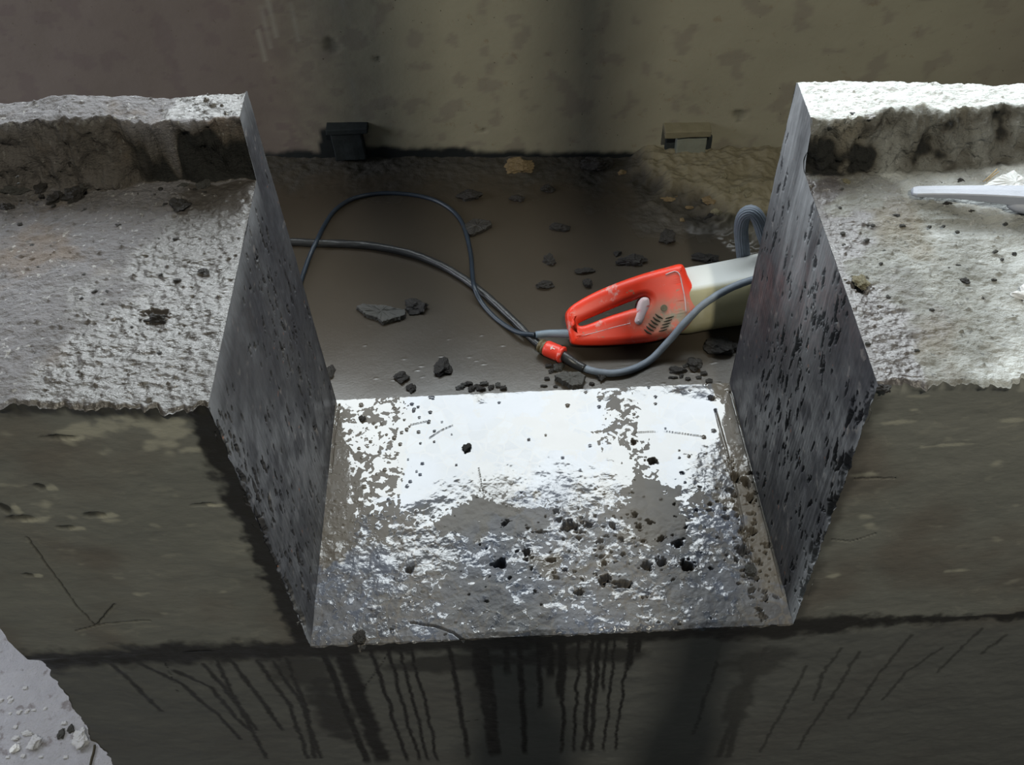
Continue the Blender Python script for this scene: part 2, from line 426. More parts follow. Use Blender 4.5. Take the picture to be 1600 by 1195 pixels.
# ---- cheeks
def build_cheek(side):
    nv, nz = 330, 420
    v = np.linspace(0, 1, nv)[None, :]; h = np.linspace(-.004, 1, nz)[:, None]
    xe = (TL0 if side < 0 else TR0)[0]
    T = topz(side, np.full_like(v, xe), v)
    # rounded rear top corner
    T = T - .004 * sm(.985, 1, v)
    Z = h * T; V = np.broadcast_to(v, Z.shape)
    X = xcheek(side, V, Z)
    y0 = yfront(X) ; y1 = yrear(X); Y = y0 + (y1 - y0) * V
    H = np.zeros_like(X)
    rnd = random.Random(11 + side)
    clean = .0
    A = Y.copy(); B = Z.copy()
    N = 430 if side < 0 else 520
    for i in range(N):
        cv = rnd.uniform(.02, .98); cz = rnd.uniform(.02, .95)
        dens = .25 + .75 * (0.5 + 0.5 * math.sin(cv * 11 + side + 2.5 * cz)) 
        if side < 0: dens *= 1.0 if cz > .15 else .5
        else:
            dens *= 1.25 * (1 - .75 * max(0, (cv - .72) / .28)) * (1 if cz > .22 else .35)
            if cz > .72 and cv < .93 and cv > .55: dens *= .5
        if rnd.random() > dens: continue
        s = rnd.choice((.0010, .0013, .0016, .002, .0025, .0036)) * (1.15 if side > 0 else 1.0)
        yy = (yfront(xe) + (yrear(xe) - yfront(xe)) * cv); zz = cz * .53
        stamp(H, A, B, yy, zz, s, s * rnd.uniform(1.6, 5.0), -rnd.uniform(.003, .009), ang=rnd.uniform(-.25, .25), wob=.75, seed=i)
    # front arris chips
    for i in range(26):
        zz = rnd.uniform(.05, .5)
        stamp(H, A, B, yfront(xe) + rnd.uniform(-.002, .010), zz, rnd.uniform(.003, .012), rnd.uniform(.006, .022), -rnd.uniform(.002, .008), wob=.8, seed=i + 900)
    H += .0007 * fbm(Y, Z, 0, 25, 4, 5 + side) + .0012 * fbm(Y * 2, Z * .5, 0, 8, 2, 9 + side)
    # saw steps: faint near-vertical scoring
    H += .0004 * perlin(Y * 160 + .6 * perlin(Y * 9, Z * 9), Z * 4, side)
    X = X + side * (-H)        # pits go into the block
    dust = sm(.05, .5, .5 * fbm(Y * 1.5, Z * .5, 0, 9, 4, 21 + side)) * .15
    if side > 0:
        dust += 1.0 * sm(.50, .85, h) * sm(.25, .6, V) * (.6 + .6 * fbm(Y * 3, Z * .5, 0, 10, 3, 61)) + .8 * sm(.12, .02, V) * (1 - sm(.2, .45, h)) + .35 * sm(.03, 0, V)
        dust = dust * (1 - .5 * sm(.55, .2, h) * sm(.2, .5, V))
    else:
        dust += .5 * sm(.92, 1, h) * .6 + .6 * sm(.05, .0, V) * (1 - sm(.12, .35, h))
    o = grid('sawn_cheek', np.stack([X, Y, Z], -1), M_CHEEK, wallroot, {'dust': np.clip(dust, 0, 1), 'wet': .5}, flip=(side > 0))
build_cheek(-1); build_cheek(1)

# ---- tops with raised lip (one part each: ledge and lip), front faces
def block(side):
    if side < 0: nx = 300; us = np.linspace(0, 1, nx)
    else: nx = 520; us = np.linspace(0, 1, nx) ** 1.35
    nv = 520
    u = us[None, :]; v = np.linspace(0, 1, nv)[:, None]
    xedge = xcheek(side, v, np.full_like(v, .99) * topz(side, xcheek(side, v, .5), v))
    xo = XOUT_L if side < 0 else XOUT_R
    X = xedge + (xo - xedge) * u; V = np.broadcast_to(v, X.shape)
    Z = topz(side, X, V)
    a, b = lip(side, X)
    dcut = np.abs(X - xedge)
    Y = yfront(X) + (yrear(X) - yfront(X)) * V
    H = .0022 * fbm(X, Y, 0, 14, 3, 3 + side) + (.0007 if side < 0 else .0012) * fbm(X * .8, Y, 0, 55, 4, 4 + side)
    lipm = sm(-.01, .01, V - np.minimum(a, b)); lt = sm(0, .02, V - np.maximum(a, b))
    H += .005 * fbm(X, Y, Z, 22, 4, 17) * lipm * (1 - (.45 if side < 0 else .75) * lt); H += .0016 * fbm(X, Y, Z, 90, 3, 19)
    Yj = (.010 * fbm(X, Z, 0, 28, 4, 23) + .004 * fbm(X, Z, 0, 110, 2, 24)) * lipm * (1 - lt)
    rnd = random.Random(40 + side)
    for i in range(260):
        p = (X.min() + rnd.random() * (X.max() - X.min()), .62 + .45 * rnd.random())
        r = rnd.uniform(.0012, .0040)
        stamp(H, X, Y, p[0], p[1], r, r * rnd.uniform(.7, 1.2), rnd.choice((1, 1, -1)) * rnd.uniform(.001, .0035), hard=.2, wob=.6, seed=i)
    if side < 0: # pocks
        for px, py, r in [(247, 500, .011), (125, 300, .013), (60, 310, .010), (20, 322, .011), (282, 318, .008)]:
            p = atz(px, py, ZT); stamp(H, X, Y, p[0], p[1], r, r * .7, -.008, wob=.8, seed=px)
    else:
        for px, py, r in [(1345, 445, .010), (1388, 612, .011), (1280, 220, .008), (1330, 180, .006)]:
            p = atz(px, py, ZT if py > 250 else .58); stamp(H, X, Y, p[0], p[1], r, r, -.010, wob=.8, seed=px)
        # shallow hollow behind the bar
        stamp(H, X, Y, .52, .86, .10, .020, -.006, hard=.1, seed=5)
    H *= sm(0, .012, dcut) * .75 + .25
    # edge wander
    ef = 1 - sm(0, .03, V); er = sm(.97, 1, V)
    Z = Z + H - .004 * sm(.985, 1, V) - .003 * (1 - sm(0, .012, V))
    Y = Y + Yj + ef * arris(X, side) * 1.6 + er * .003 * fbm(X, 0, 0, 30, 3, 8)
    wet = np.zeros_like(X); soil = np.zeros_like(X); pale = np.zeros_like(X)
    nz_ = .06 * fbm(X, Y, 0, 12, 3, 71)
    flat = 1 - sm(-.02, .0, V - np.minimum(a, b))
    if side < 0:
        wet = flat * sm(.30, .09, dcut + nz_ + .10 * V) * 1.0
        wet = np.maximum(wet, lt * sm(.11, .05, dcut + nz_))
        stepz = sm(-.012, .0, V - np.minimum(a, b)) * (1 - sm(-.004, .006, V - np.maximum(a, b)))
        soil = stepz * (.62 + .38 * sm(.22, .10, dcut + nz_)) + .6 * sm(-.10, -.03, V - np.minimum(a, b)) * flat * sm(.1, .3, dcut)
    else:
        wet = flat * sm(.055, .01, dcut + nz_) * .8 + .45 * flat * sm(.14, .09, dcut + nz_ * .7)
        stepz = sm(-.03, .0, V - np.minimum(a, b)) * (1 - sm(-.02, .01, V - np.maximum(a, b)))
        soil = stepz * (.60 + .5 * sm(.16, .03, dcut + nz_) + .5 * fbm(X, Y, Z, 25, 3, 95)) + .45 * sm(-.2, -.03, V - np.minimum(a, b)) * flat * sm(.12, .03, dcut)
        pale = lt * .9 + .65 * flat * sm(.10, .17, dcut + nz_ * 1.2 ) * (.4 + .8 * fbm(X, Y, 0, 9, 3, 90)) + .35 * flat * sm(.1, .02, V) * sm(.1, .2, dcut)  # lip top whitened in colour to carry its daylight glare
    at = {'wet': np.clip(wet, 0, 1), 'soil': np.clip(soil, 0, 1), 'pale': np.clip(pale, 0, .9)}
    mt = M_TOPL if side < 0 else M_TOPR
    P = np.stack([X, Y, Z], -1)
    k = int(nv * (.80 if side < 0 else .70))
    lo = grid('top_ledge', P[:k + 1], mt, wallroot, {q: z[:k + 1] for q, z in at.items()}, flip=side < 0)
    li = grid('raised_lip', P[k:], mt, wallroot, {q: z[k:] for q, z in at.items()}, flip=side < 0)
    # rear face below the lip
    tz = P[-1]; n2 = 60
    q = np.linspace(0, 1, n2)[:, None]
    Zb = tz[None, :, 2] * (1 - q) + (-.10) * q
    Xb = np.broadcast_to(tz[None, :, 0], Zb.shape); 
    xe = xcheek(side, np.ones_like(Zb), np.maximum(Zb, 0)); ww = sm(.1, 0, np.abs(Xb - Xb[:, :1]))
    Xb = Xb + (xe - xe[:1]) * ww
    Yb = tz[None, :, 1] + (.0015 * fbm(Xb, Zb, 0, 30, 3, 5)) * sm(0, .1, q)
    grid('rear_face', np.stack([Xb, Yb, Zb], -1), M_CHEEK, wallroot, {'dust': .2, 'wet': .3}, flip=side < 0)
    return P[0]
edgeL = block(-1); edgeR = block(1)

# ---- front face: from the bottom up, following notch outline
def seg_dist(X, Z, pts, wid):
    """soft mask round a polyline given in (x, z)"""
    best = np.full(X.shape, 9.0)
    for (a, b) in zip(pts, pts[1:]):
        ax, az, bx, bz = a[0], a[1], b[0], b[1]
        L = (bx-ax)**2 + (bz-az)**2 + 1e-12
        t = np.clip(((X-ax)*(bx-ax) + (Z-az)*(bz-az)) / L, 0, 1)
        best = np.minimum(best, np.hypot(X - ax - t*(bx-ax), Z - az - t*(bz-az)))
    return sm(wid, wid * .35, best)
def fz(px, py):
    p = aty(px, py, .622); return (p[0], p[2])
def face_attrs(X, Z, upper):
    wet = np.zeros_like(X); pale = np.zeros_like(X); crack = np.zeros_like(X); low = np.zeros_like(X)
    n1 = fbm(X, Z, 0, 24, 4, 33); n2 = fbm(X, Z, 0, 70, 3, 36)
    # dark band along the joint
    wet = np.maximum(wet,   .95 * sm(.058, .030, np.abs(Z + .020 + .014 * n1 + .006 * n2) * (1 + 1.0 * sm(.4, .62, X))))
    # beside the left cheek and below the chipped left arris
    if upper:
        dl = xcheek(-1, 0, np.maximum(Z, 0)) - X
        wet = np.maximum(wet, sm(.032, .020, dl + .008 * n1 + .006 * n2 + .006 * sm(.5, .0, Z)) * (X < 0) * .95)
        wet = np.maximum(wet, .8 * (X < 0) * sm(-.026, -.008, Z - topz(-1, X, 0) + .009 * n1 + .004 * n2))
        dr = X - xcheek(1, 0, np.maximum(Z, 0))
        wet = np.maximum(wet, .5 * (X > 0) * sm(.02, .0, dr + .01 * n1))
        pale = np.maximum(pale, .6 * sm(.6, .95, fbm(X, Z * 1.7, 0, 16, 3, 44) + .8 * sm(.11, .03, np.hypot(X + .40, (Z - .485) * 2)) ))
        pale = np.maximum(pale, .3 * sm(.70, .9, fbm(X, Z * 2, 0, 25, 2, 48)) * sm(.1, .25, Z))
    # below the sill: soaked zone, then drips
    below = Z < .0
    rnd = random.Random(5)
    soak = sm(.06, .0, -Z - .0 + .02 * n1) * (X > L0[0] - .03) * (X < .23)
    wet = np.maximum(wet, soak * .97 * below)
    drips = [(500,.50,9),(530,.5,20),(578,.5,5),(603,.5,4.5),(622,.5,4),(640,.5,4),(700,.5,6),(748,.5,11),(758,.5,8),(812,.5,7),(842,.30,6),(850,.12,10),(862,.18,9),(878,.26,9),(882,.5,5),(905,.5,4),
             (925,.5,6),(938,.5,6),(950,.24,4),(962,.5,3.5),(985,.5,3.5),(990,.16,9),(1000,.12,7),(790,.16,8),(745,.2,14)]
    for i, (px, ln, wd) in enumerate(drips):
        x0 = fz(px, 1020)[0]; wv = wd * .00062
        xx = x0 + .0035 * perlin(Z * 16, i * 3.3, .5) + .0018 * perlin(Z * 50, i * 1.7, .9)
        k = sm(wv * 1.5, wv * .7, np.abs(X - xx) * (1 + .25 * perlin(Z * 60, i, .1)))
        k *= sm(ln, ln - .03, -Z) * below
        wet = np.maximum(wet, k * .97)
    # drips from the joint on the left and right blocks
    side = [((215,1045),(290,1085),(330,1120),(375,1165)),((270,1060),(330,1085),(365,1130),(395,1155)),((315,1050),(350,1085),(400,1150)),((355,1040),(400,1095),(440,1150)),((335,1040),(365,1100),(415,1195)),
            ((400,1045),(450,1110),(480,1195)),((425,1045),(470,1110),(500,1195)),((445,1040),(478,1120),(490,1195)),((150,1030),(200,1070),(250,1120)),
            ((1348,1035),(1300,1110),(1250,1185)),((1265,1060),(1240,1100),(1190,1190)),((1130,1020),(1110,1090),(1085,1160)),((1430,1010),(1370,1080),(1330,1140)),((1480,1030),(1420,1070),(1385,1110)),
            ((1200,1030),(1165,1100),(1125,1195)),((1180,1050),(1160,1120),(1140,1195)),((1540,1000),(1470,1070)),((1320,1030),(1290,1070),(1275,1110)),((1580,1010),(1540,1040))]
    for i, s in enumerate(side):
        pts = [fz(*q) for q in s]; wid = (.0055 if i < 9 else .0040) * (2.2 if i in (14, 15) else 1)
        k = seg_dist(X + .0025 * n2 + .0015 * n1, Z, pts, wid)
        wet = np.maximum(wet, k * (.85 if i < 9 else .6))
    # wide damp patches of water
    for px, py, rx, rz, am in [(520, 1120, .035, .16, .75), (470, 1060, .05, .05, .6), (1160, 1110, .025, .12, .55), (1190, 1050, .05, .05, .55), (700, 1050, .12, .03, .7), (900, 1040, .10, .04, .8)]:
        a, b = fz(px, py)
        wet = np.maximum(wet, am * sm(1.15, .6, np.hypot((X - a) / rx, (Z - b) / rz) + .35 * n1))
    # arc-shaped dry tide mark right of the centre
    a, b = fz(1085, 1035); arc = sm(1.0, .9, np.hypot((X - a) / .055, (Z - b) / .048)); wet = wet * (1 - .75 * arc * (Z < -.012))
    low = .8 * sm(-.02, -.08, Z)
    # saw-marked lines
    for s, wd in [(((45, 835), (75, 880), (120, 940), (150, 975)), .0016), (((120, 982), (165, 972), (235, 966)), .0017), (((150, 975), (180, 940)), .0013), (((560, 1100), (615, 1020), (625, 990)), .0012), (((720, 1140), (780, 1133)), .0012),
                  (((1335, 748), (1400, 750)), .0011), (((1298, 845), (1330, 850), (1370, 838)), .0010), (((255, 1045), (275, 1090)), .0008)]:
        crack = np.maximum(crack, .9 * seg_dist(X + .0012 * n2, Z, [fz(*q) for q in s], wd))
    if upper:
        for px, py, rx, rz in [(35, 805, .020, .006), (105, 820, .010, .004), (150, 800, .014, .005), (62, 757, .006, .006), (320, 787, .014, .003), (45, 895, .006, .004), (95, 680, .018, .004), (10, 790, .006, .010)]:
            a, b = fz(px, py); k = sm(1.2, .6, np.hypot((X-a)/rx, (Z-b)/rz) + .4 * n2); crack = np.maximum(crack, .75 * k)
            pale = np.maximum(pale, .7 * sm(1.2, .6, np.hypot((X-a-.012)/rx, (Z-b+.002)/(rz*1.2)) + .5 * n2))
        for px, py, rx, rz in [(1405, 665, .022, .004), (1585, 662, .018, .004), (1350, 742, .016, .005), (1430, 645, .006, .003), (310, 700, .02, .005), (170, 660, .02, .010), (215, 650, .03, .008), (1480, 700, .03, .003)]:
            a, b = fz(px, py); pale = np.maximum(pale, .55 * sm(1.2, .5, np.hypot((X-a)/rx, (Z-b)/rz) + .5 * n2))
    return {'wet': np.clip(wet, 0, 1), 'pale': np.clip(pale, 0, 1), 'crack': np.clip(crack, 0, 1), 'low': low}
def recess(Z):          # the footing stands slightly back under the beam
    return .014 * sm(.004, -.030, Z)
def upper_face(side, edge):
    nh = 240; nx = edge.shape[0]
    h = np.linspace(0, 1, nh)[:, None]
    Z = edge[None, :, 2] * h
    Xt = np.broadcast_to(edge[None, :, 0], Z.shape)
    xe = xcheek(side, 0, Z); xo = XOUT_L if side < 0 else XOUT_R
    uu = (edge[:, 0] - edge[0, 0]) / (xo - edge[0, 0])
    X = xe + (xo - xe) * uu[None, :]
    X = X + .002 * fbm(0, Z, 0, 60, 3, 9) * (uu[None, :] < .001)
    if side < 0: X = X + sm(0, .06, Z) * .006 * fbm(0, Z, 2, 14, 3, 3) * sm(.9, 1, uu)[None, :]
    yb = yfront(X)
    Y = yb + (edge[None, :, 1] - yfront(Xt)) * sm(.975, 1, h) + (1 - sm(.9, 1, h)) * (.0022 * fbm(X, Z, 0, 10, 4, 51))
    at = face_attrs(X, Z, True)
    Y = Y + at['crack'] * .004 * (1 - sm(.9, 1, h))
    o = grid('front_face', np.stack([X, Y, Z], -1), M_FACE, wallroot, at, flip=side > 0)
upper_face(-1, edgeL); upper_face(1, edgeR)
def lower_face():
    nx, nz = 760, 260
    u = np.linspace(0, 1, nx)[None, :]; z = (np.linspace(0, 1, nz)[:, None]) ** 1.0 * -.77 + .0
    Z = np.broadcast_to(z, (nz, nx)).copy()
    xl = XOUT_L - .03 * sm(-.05, -.4, z) + sm(0, -.06, z) * (.010 * fbm(0, z, 2, 14, 3, 3) + .004 * fbm(0, z, 2, 45, 3, 3))
    X = xl + (XOUT_R - xl) * u
    Y = yfront(X) + recess(Z) + .0035 * fbm(X, Z, 0, 9, 4, 61) * sm(0, -.02, Z) + .0006 * fbm(X, Z, 0, 60, 2, 65)
    at = face_attrs(X, Z, False)
    grid('footing_face', np.stack([X, Y, Z], -1), M_FACE, wallroot, at)
lower_face()
# left end of the wall
def end_face():
    nz, nv = 160, 60
    z = np.linspace(1, 0, nz)[:, None]; v = np.linspace(0, 1, nv)[None, :]
    T = topz(-1, np.full_like(v, XOUT_L), v); Z = -.77 + (T + .62) * z
    X = XOUT_L - .03 * sm(-.05, -.4, Z) + .010 * fbm(0, Z, 2, 14, 3, 3) * sm(0, -.06, Z) + .004 * fbm(0, Z, 2, 45, 3, 3) * sm(0, -.06, Z) + .006 * fbm(0, Z, 2, 14, 3, 3) * sm(0, .06, Z) * (1 - sm(.97, 1, z)) + 0 * v
    Y = yfront(X) + (yrear(X) - yfront(X)) * v + recess(Z) * (1 - v)
    grid('end_face', np.stack([X, Y, Z], -1), M_FACE, wallroot, {'wet': .2, 'pale': 0.0, 'crack': 0.0, 'low': .3}, flip=True)
end_face()

# ------------------------------------------------------------------ back wall, floor, ground
FZ = -.05
def ywall(x): return 1.803 - .072 * x
def wall_back():
    nx, nz = 520, 330
    x = np.linspace(-1.9, 2.6, nx)[None, :]; z = np.linspace(-.77, .80, nz)[:, None]
    x = np.sign(x) * np.abs(x)
    X = np.broadcast_to(x, (nz, nx)).copy(); Z = np.broadcast_to(z, (nz, nx)).copy()
    Y = ywall(X) + .003 * fbm(X, Z, 0, 4, 3, 71)
    n1 = fbm(X, Z, 0, 18, 4, 73); n2 = fbm(X, Z, 0, 60, 3, 74)
    def wp(px, py): p = aty(px, py, ywall(0)); return p[0], p[2]
    # damp foot of the wall, higher round the left block
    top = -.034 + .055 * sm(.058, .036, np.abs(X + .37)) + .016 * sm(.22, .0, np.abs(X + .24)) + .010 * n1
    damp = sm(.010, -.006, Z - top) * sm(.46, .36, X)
    a, b = wp(1000, 235); 
    red = .9 * sm(-.25, -.55, X + .08 * n1) + .35 * sm(.55, .75, n1 + .3)  # also darkens the left part of the wall: shade painted into the colour
    red = np.maximum(red, .5 * sm(.8, 1.2, X))
    streak = np.zeros_like(X)
    for px, t, bt, s in [(405, 20, 90, 1), (412, 0, 75, 1), (452, 15, 80, 1), (480, 5, 60, 1), (534, 0, 50, 1), (398, 60, 110, 1), (545, 130, 200, 1)]:
        x0, z0 = wp(px, t); x1, z1 = wp(px + 2, bt)
        streak = np.maximum(streak, .5 * sm(.006, .001, np.abs(X - x0 - .004 * perlin(Z * 20, px, 0))) * (Z < z0) * (Z > z1))
    for px, py, r in [(515, 82, .016), (1150, 165, .012), (590, 100, .006), (752, 205, .006)]:
        x0, z0 = wp(px, py); damp = np.maximum(damp, .45 * sm(1.3, .7, np.hypot((X-x0)/r, (Z-z0)/r) + .5 * n2))
        Y = Y + .004 * sm(1.2, .6, np.hypot((X-x0)/r, (Z-z0)/r) + .4 * n2)
    o = grid('wall_back', np.stack([X, Y, Z], -1), M_WALL, None, {'damp': np.clip(damp, 0, 1), 'red': np.clip(red, 0, 1), 'streak': streak})
    tag(o, kind='structure')
    # thickness, window sill and lintel of the opening that lets the daylight in
    for nm, zz in (('trim_1', .79), ('trim_2', 1.98)):
        bm = bmesh.new(); h = .02 if nm == 'trim_1' else .36
        box_bm(bm, (.35, 1.80 + .14, zz), 4.6, .24, h, bevel=.006)
        tag(bm_link(nm, bm, M_PLAIN), kind='structure')
def mat_plain():
    t = NT('plain_plaster'); c = t.mix(t.noise(4, 4), (.15, .14, .11), (.20, .19, .15)); return t.fin(c, .85, t.bump(t.noise(60, 4), .3, .002), .2)
M_PLAIN = mat_plain()
wall_back()

def build_floor():
    nx, ny = 620, 460
    x = np.linspace(-.705, 1.3, nx)[None, :]; v = np.linspace(0, 1, ny)[:, None]
    X = np.broadcast_to(x, (ny, nx)).copy(); y0 = yrear(X) - .02; y1 = ywall(X) + .03
    Y = y0 + (y1 - y0) * v
    H = .0008 * fbm(X, Y, 0, 5, 2, 81)
    n1 = fbm(X, Y, 0, 14, 4, 82); n2 = fbm(X, Y, 0, 55, 3, 83)
    dw = ywall(X) - Y
    # dry soil bank to the right, against the wall
    soil = sm(-.08, .06, (X - .40) * .8 - dw * .9 + .16 + .05 * n1) * sm(.26, .33, X + .03 * n1)
    grit = np.clip(sm(.16, .03, dw + .05 * n1) * .9 + .85 * sm(.17, .06, np.hypot(X - .36, (dw - .16) * 1.2) + .04 * n1), 0, 1) * (1 - soil)
    H += soil * (.03 + .010 * n1 + .004 * n2) + grit * (.005 + .005 * n1 + .003 * n2)
    rnd = random.Random(8)
    # little bubbles and crumbs in the slurry
    for i in range(70):
        px, py = rnd.uniform(500, 1150), rnd.uniform(380, 600)
        if rnd.random() < .35: py = rnd.uniform(560, 605)
        p = atz(px, py, FZ); r = rnd.uniform(.0016, .0036)
        stamp(H, X, Y, p[0], p[1], r * .7, r * .7, .0009, hard=.0, wob=.15, seed=i)
    P = np.stack([X, Y, FZ + H], -1)
    o = grid('floor', P, M_FLOOR, None, {'soil': np.clip(soil, 0, 1), 'grit': grit}); tag(o, kind='structure')
build_floor()
def build_ground():
    nx, ny = 420, 420
    x = np.linspace(-2.6, 1.6, nx)[None, :]; y = np.linspace(-1.2, 2.0, ny)[:, None]
    X = np.broadcast_to(x, (ny, nx)).copy(); Y = np.broadcast_to(y, (ny, nx)).copy()
    H = .012 * fbm(X, Y, 0, 4, 5, 91)
    P = np.stack([X, Y, -.75 + H * sm(-.66, -.74, X)], -1)
    tag(grid('ground', P, M_GROUND), kind='structure')
build_ground()
#OBJECTS
# ------------------------------------------------------------------ materials of the loose things
M_RED = mat_simple('worn_red_plastic', (.62, .035, .015), (.48, .03, .016), 25, .38, .15, .5, (.50, .33, .30), .60, .72)
def mat_housing():
    t = NT('dusty_red_plastic')
    c = t.mix(t.noise(30, 4), (.76, .036, .008), (.58, .030, .010))
    c = t.mix(t.ramp(t.noise(26, 5, .7, .4), .58, .70, 0, .8), c, (.52, .31, .28))
    c = t.mix(t.ramp(t.noise(48, 4, .7, .2), .62, .68, 0, .8), c, (.20, .15, .09))
    c = t.mix(t.math('MULTIPLY', t.attr('dust'), t.ramp(t.noise(30, 5, .7), .34, .54, .35, 1)), c, (.20, .18, .125))
    return t.fin(c, .42, t.bump(t.noise(150, 4), .15, .0008), .45)
M_HOUS = mat_housing()
def mat_body():
    t = NT('dusty_white_plastic'); c = t.mix(t.noise(12, 4), (.52, .54, .54), (.44, .45, .43))
    c = t.mix(t.math('MULTIPLY', t.attr('olive'), t.ramp(t.noise(20, 4), .2, .5, .8, 1)), c, (.27, .25, .15))
    return t.fin(c, .6, t.bump(t.noise(150, 4), .15, .001), .35)
M_BODY = mat_body()
M_TRIG = mat_simple('dusty_pink_plastic', (.45, .36, .38), (.55, .42, .42), 60, .6, .2, .4, (.5, .06, .05))
M_SLOT = mat_simple('black_gap', (.035, .030, .020), (.045, .04, .028), 60, .8, .1, .1)
M_RUB = mat_simple('black_wet_rubber', (.010, .011, .012), (.028, .029, .030), 45, .35, .3, .4, (.07, .068, .06), .66, .76)
M_RUBG = mat_simple('slurry_dusted_grey_rubber', (.16, .19, .23), (.08, .095, .115), 60, .55, .3, .4, (.025, .027, .03), .66, .78)
M_CORD = mat_simple('blue_black_cord', (.008, .012, .018), (.020, .032, .050), 30, .4, .2, .4)
M_SLEEVE = mat_simple('blue_grey_rubber_sleeve', (.10, .14, .18), (.15, .19, .23), 50, .5, .3, .4)
M_BRASS = mat_simple('tarnished_brass', (.10, .075, .03), (.05, .04, .02), 60, .45, .2, .5)
M_STEEL = mat_simple('dusty_steel', (.27, .285, .33), (.21, .225, .265), 60, .55, .3, .4, (.10, .12, .13), .64, .74)
M_DUST = mat_simple('white_dusty_plaster', (.55, .57, .58), (.45, .46, .47), 60, .9, .4, .2)
M_STRAW = mat_simple('dry_straw', (.38, .30, .17), (.25, .18, .09), 60, .8, .2, .2)
M_BOXD = mat_simple('damp_black_mortar', (.014, .018, .020), (.022, .026, .027), 30, .7, .6, .2)
M_BOXG = mat_simple('grey_green_mortar_plate', (.12, .135, .115), (.16, .165, .135), 30, .8, .5, .2)
M_BOXT = mat_simple('tan_mortar', (.155, .140, .095), (.11, .10, .065), 30, .85, .6, .2)
M_PALEW = mat_simple('white_paint_mark', (.6, .6, .58), (.5, .5, .5), 60, .6, .1, .3)

# ------------------------------------------------------------------ concrete saw on the slurry floor
A = atz(893, 541, FZ); B = atz(1165, 509, FZ)
ux = (B - A); ux[2] = 0; ux /= np.linalg.norm(ux)
side_h = np.cross(ux, [0, 0, 1.0]); side_h /= np.linalg.norm(side_h)
if side_h[1] > 0: side_h = -side_h
PN = side_h * .66 + np.array([0, 0, .751]); PN /= np.linalg.norm(PN)
PW = np.cross(PN, ux); PW /= np.linalg.norm(PW)
if PW[2] < 0: PW = -PW
P0 = A + np.array([0, 0, .030])
def loc2(px, py, off=0.0):
    p = hitplane(px, py, P0 + PN * off, PN) - (P0 + PN * off); return float(p @ ux), float(p @ PW)
def w3(u, w, n): return Vector(P0 + ux * u + PW * w + PN * n)
saw = empty('concrete_saw', Vector(A))
tag(saw, 'worn red and white hand-held electric saw lying on the slurry floor behind the notch', 'power tool')
def resample(pts, k=5, closed=True):
    n = len(pts); out = []
    for i in range(n):
        p0, p1, p2, p3 = [np.array(pts[(i + d) % n]) for d in (-1, 0, 1, 2)]
        for j in range(k):
            t = j / k; out.append(tuple(.5 * ((2*p1) + (p2-p0)*t + (2*p0-5*p1+4*p2-p3)*t*t + (3*p1-p0-3*p2+p3)*t**3)))
    return out
def slab(name, loops, half, bevel, mat, off=0.0, fn=None, dust=None, bres=4):
    """closed outlines with holes -> thick rounded solid in the saw's own plane"""
    cu = bpy.data.curves.new(name, 'CURVE'); cu.dimensions = '2D'; cu.fill_mode = 'BOTH'
    cu.extrude = half - bevel; cu.bevel_depth = bevel; cu.bevel_resolution = bres; cu.offset = -bevel
    for lp in loops:
        sp = cu.splines.new('POLY'); sp.points.add(len(lp) - 1)
        for i, (a, b) in enumerate(lp): sp.points[i].co = (a, b, 0, 1)
        sp.use_cyclic_u = True
    tmp = bpy.data.objects.new('tmp', cu); COL.objects.link(tmp)
    dg = bpy.context.evaluated_depsgraph_get(); me = bpy.data.meshes.new_from_object(tmp.evaluated_get(dg))
    bpy.data.objects.remove(tmp); bpy.data.curves.remove(cu)
    me.name = name
    bm = bmesh.new(); bm.from_mesh(me)
    bmesh.ops.remove_doubles(bm, verts=bm.verts, dist=1e-6)
    long = [e for e in bm.edges if e.calc_length() > .03]
    bmesh.ops.triangulate(bm, faces=[f for f in bm.faces if len(f.verts) > 4])
    for _ in range(3):
        es = [e for e in bm.edges if e.calc_length() > .012]
        if es: bmesh.ops.subdivide_edges(bm, edges=es, cuts=1); bmesh.ops.triangulate(bm, faces=[f for f in bm.faces if len(f.verts) > 4])
    bmesh.ops.recalc_face_normals(bm, faces=bm.faces)
    dl = [0.0] * len(bm.verts)
    bm.verts.index_update()
    for v in bm.verts:
        u, q, n = v.co
        if dust: dl[v.index] = dust(u, q)
        if fn: n = fn(u, q, n)
        v.co = w3(u, q, n + off)
    for f in bm.faces: f.smooth = True
    bm.to_mesh(me); bm.free()
    if dust:
        at = me.attributes.new('dust', 'FLOAT', 'POINT'); at.data.foreach_set('value', dl)
    me.materials.clear()
    return link(name, me, saw, [mat])
hp = lambda L, k=5: resample([loc2(*q) for q in L], k)
outer = [(884, 496), (886, 486), (897, 475), (925, 459), (960, 444), (1000, 430), (1040, 419), (1058, 415), (1065, 421), (1070, 434), (1078, 446), (1092, 457), (1106, 462), (1100, 474), (1084, 494), (1062, 519), (1040, 528), (1010, 535), (960, 539), (925, 540), (897, 538), (890, 528), (887, 512)]
hole = [(904, 509), (906, 504), (938, 490), (965, 479), (986, 471), (1002, 466), (1009, 470), (1006, 478), (996, 482), (984, 484), (949, 495), (915, 508)]
uh = loc2(1040, 480)
du = loc2(1062, 505); d2 = loc2(905, 505)
def hdust(u, q):
    return max(0, min(1, 1.25 - math.hypot((u - uh[0] - .004) / .075, (q - uh[1] + .022) / .040))) if True else 0
def hthick(u, q, n):
    t = max(0, min(1, (u - d2[0]) / (du[0] - d2[0])));  return n * (.55 + .55 * t)
hs = slab('housing', [hp(outer), hp(hole)[::-1]], .034, .014, M_HOUS, fn=hthick, dust=hdust)
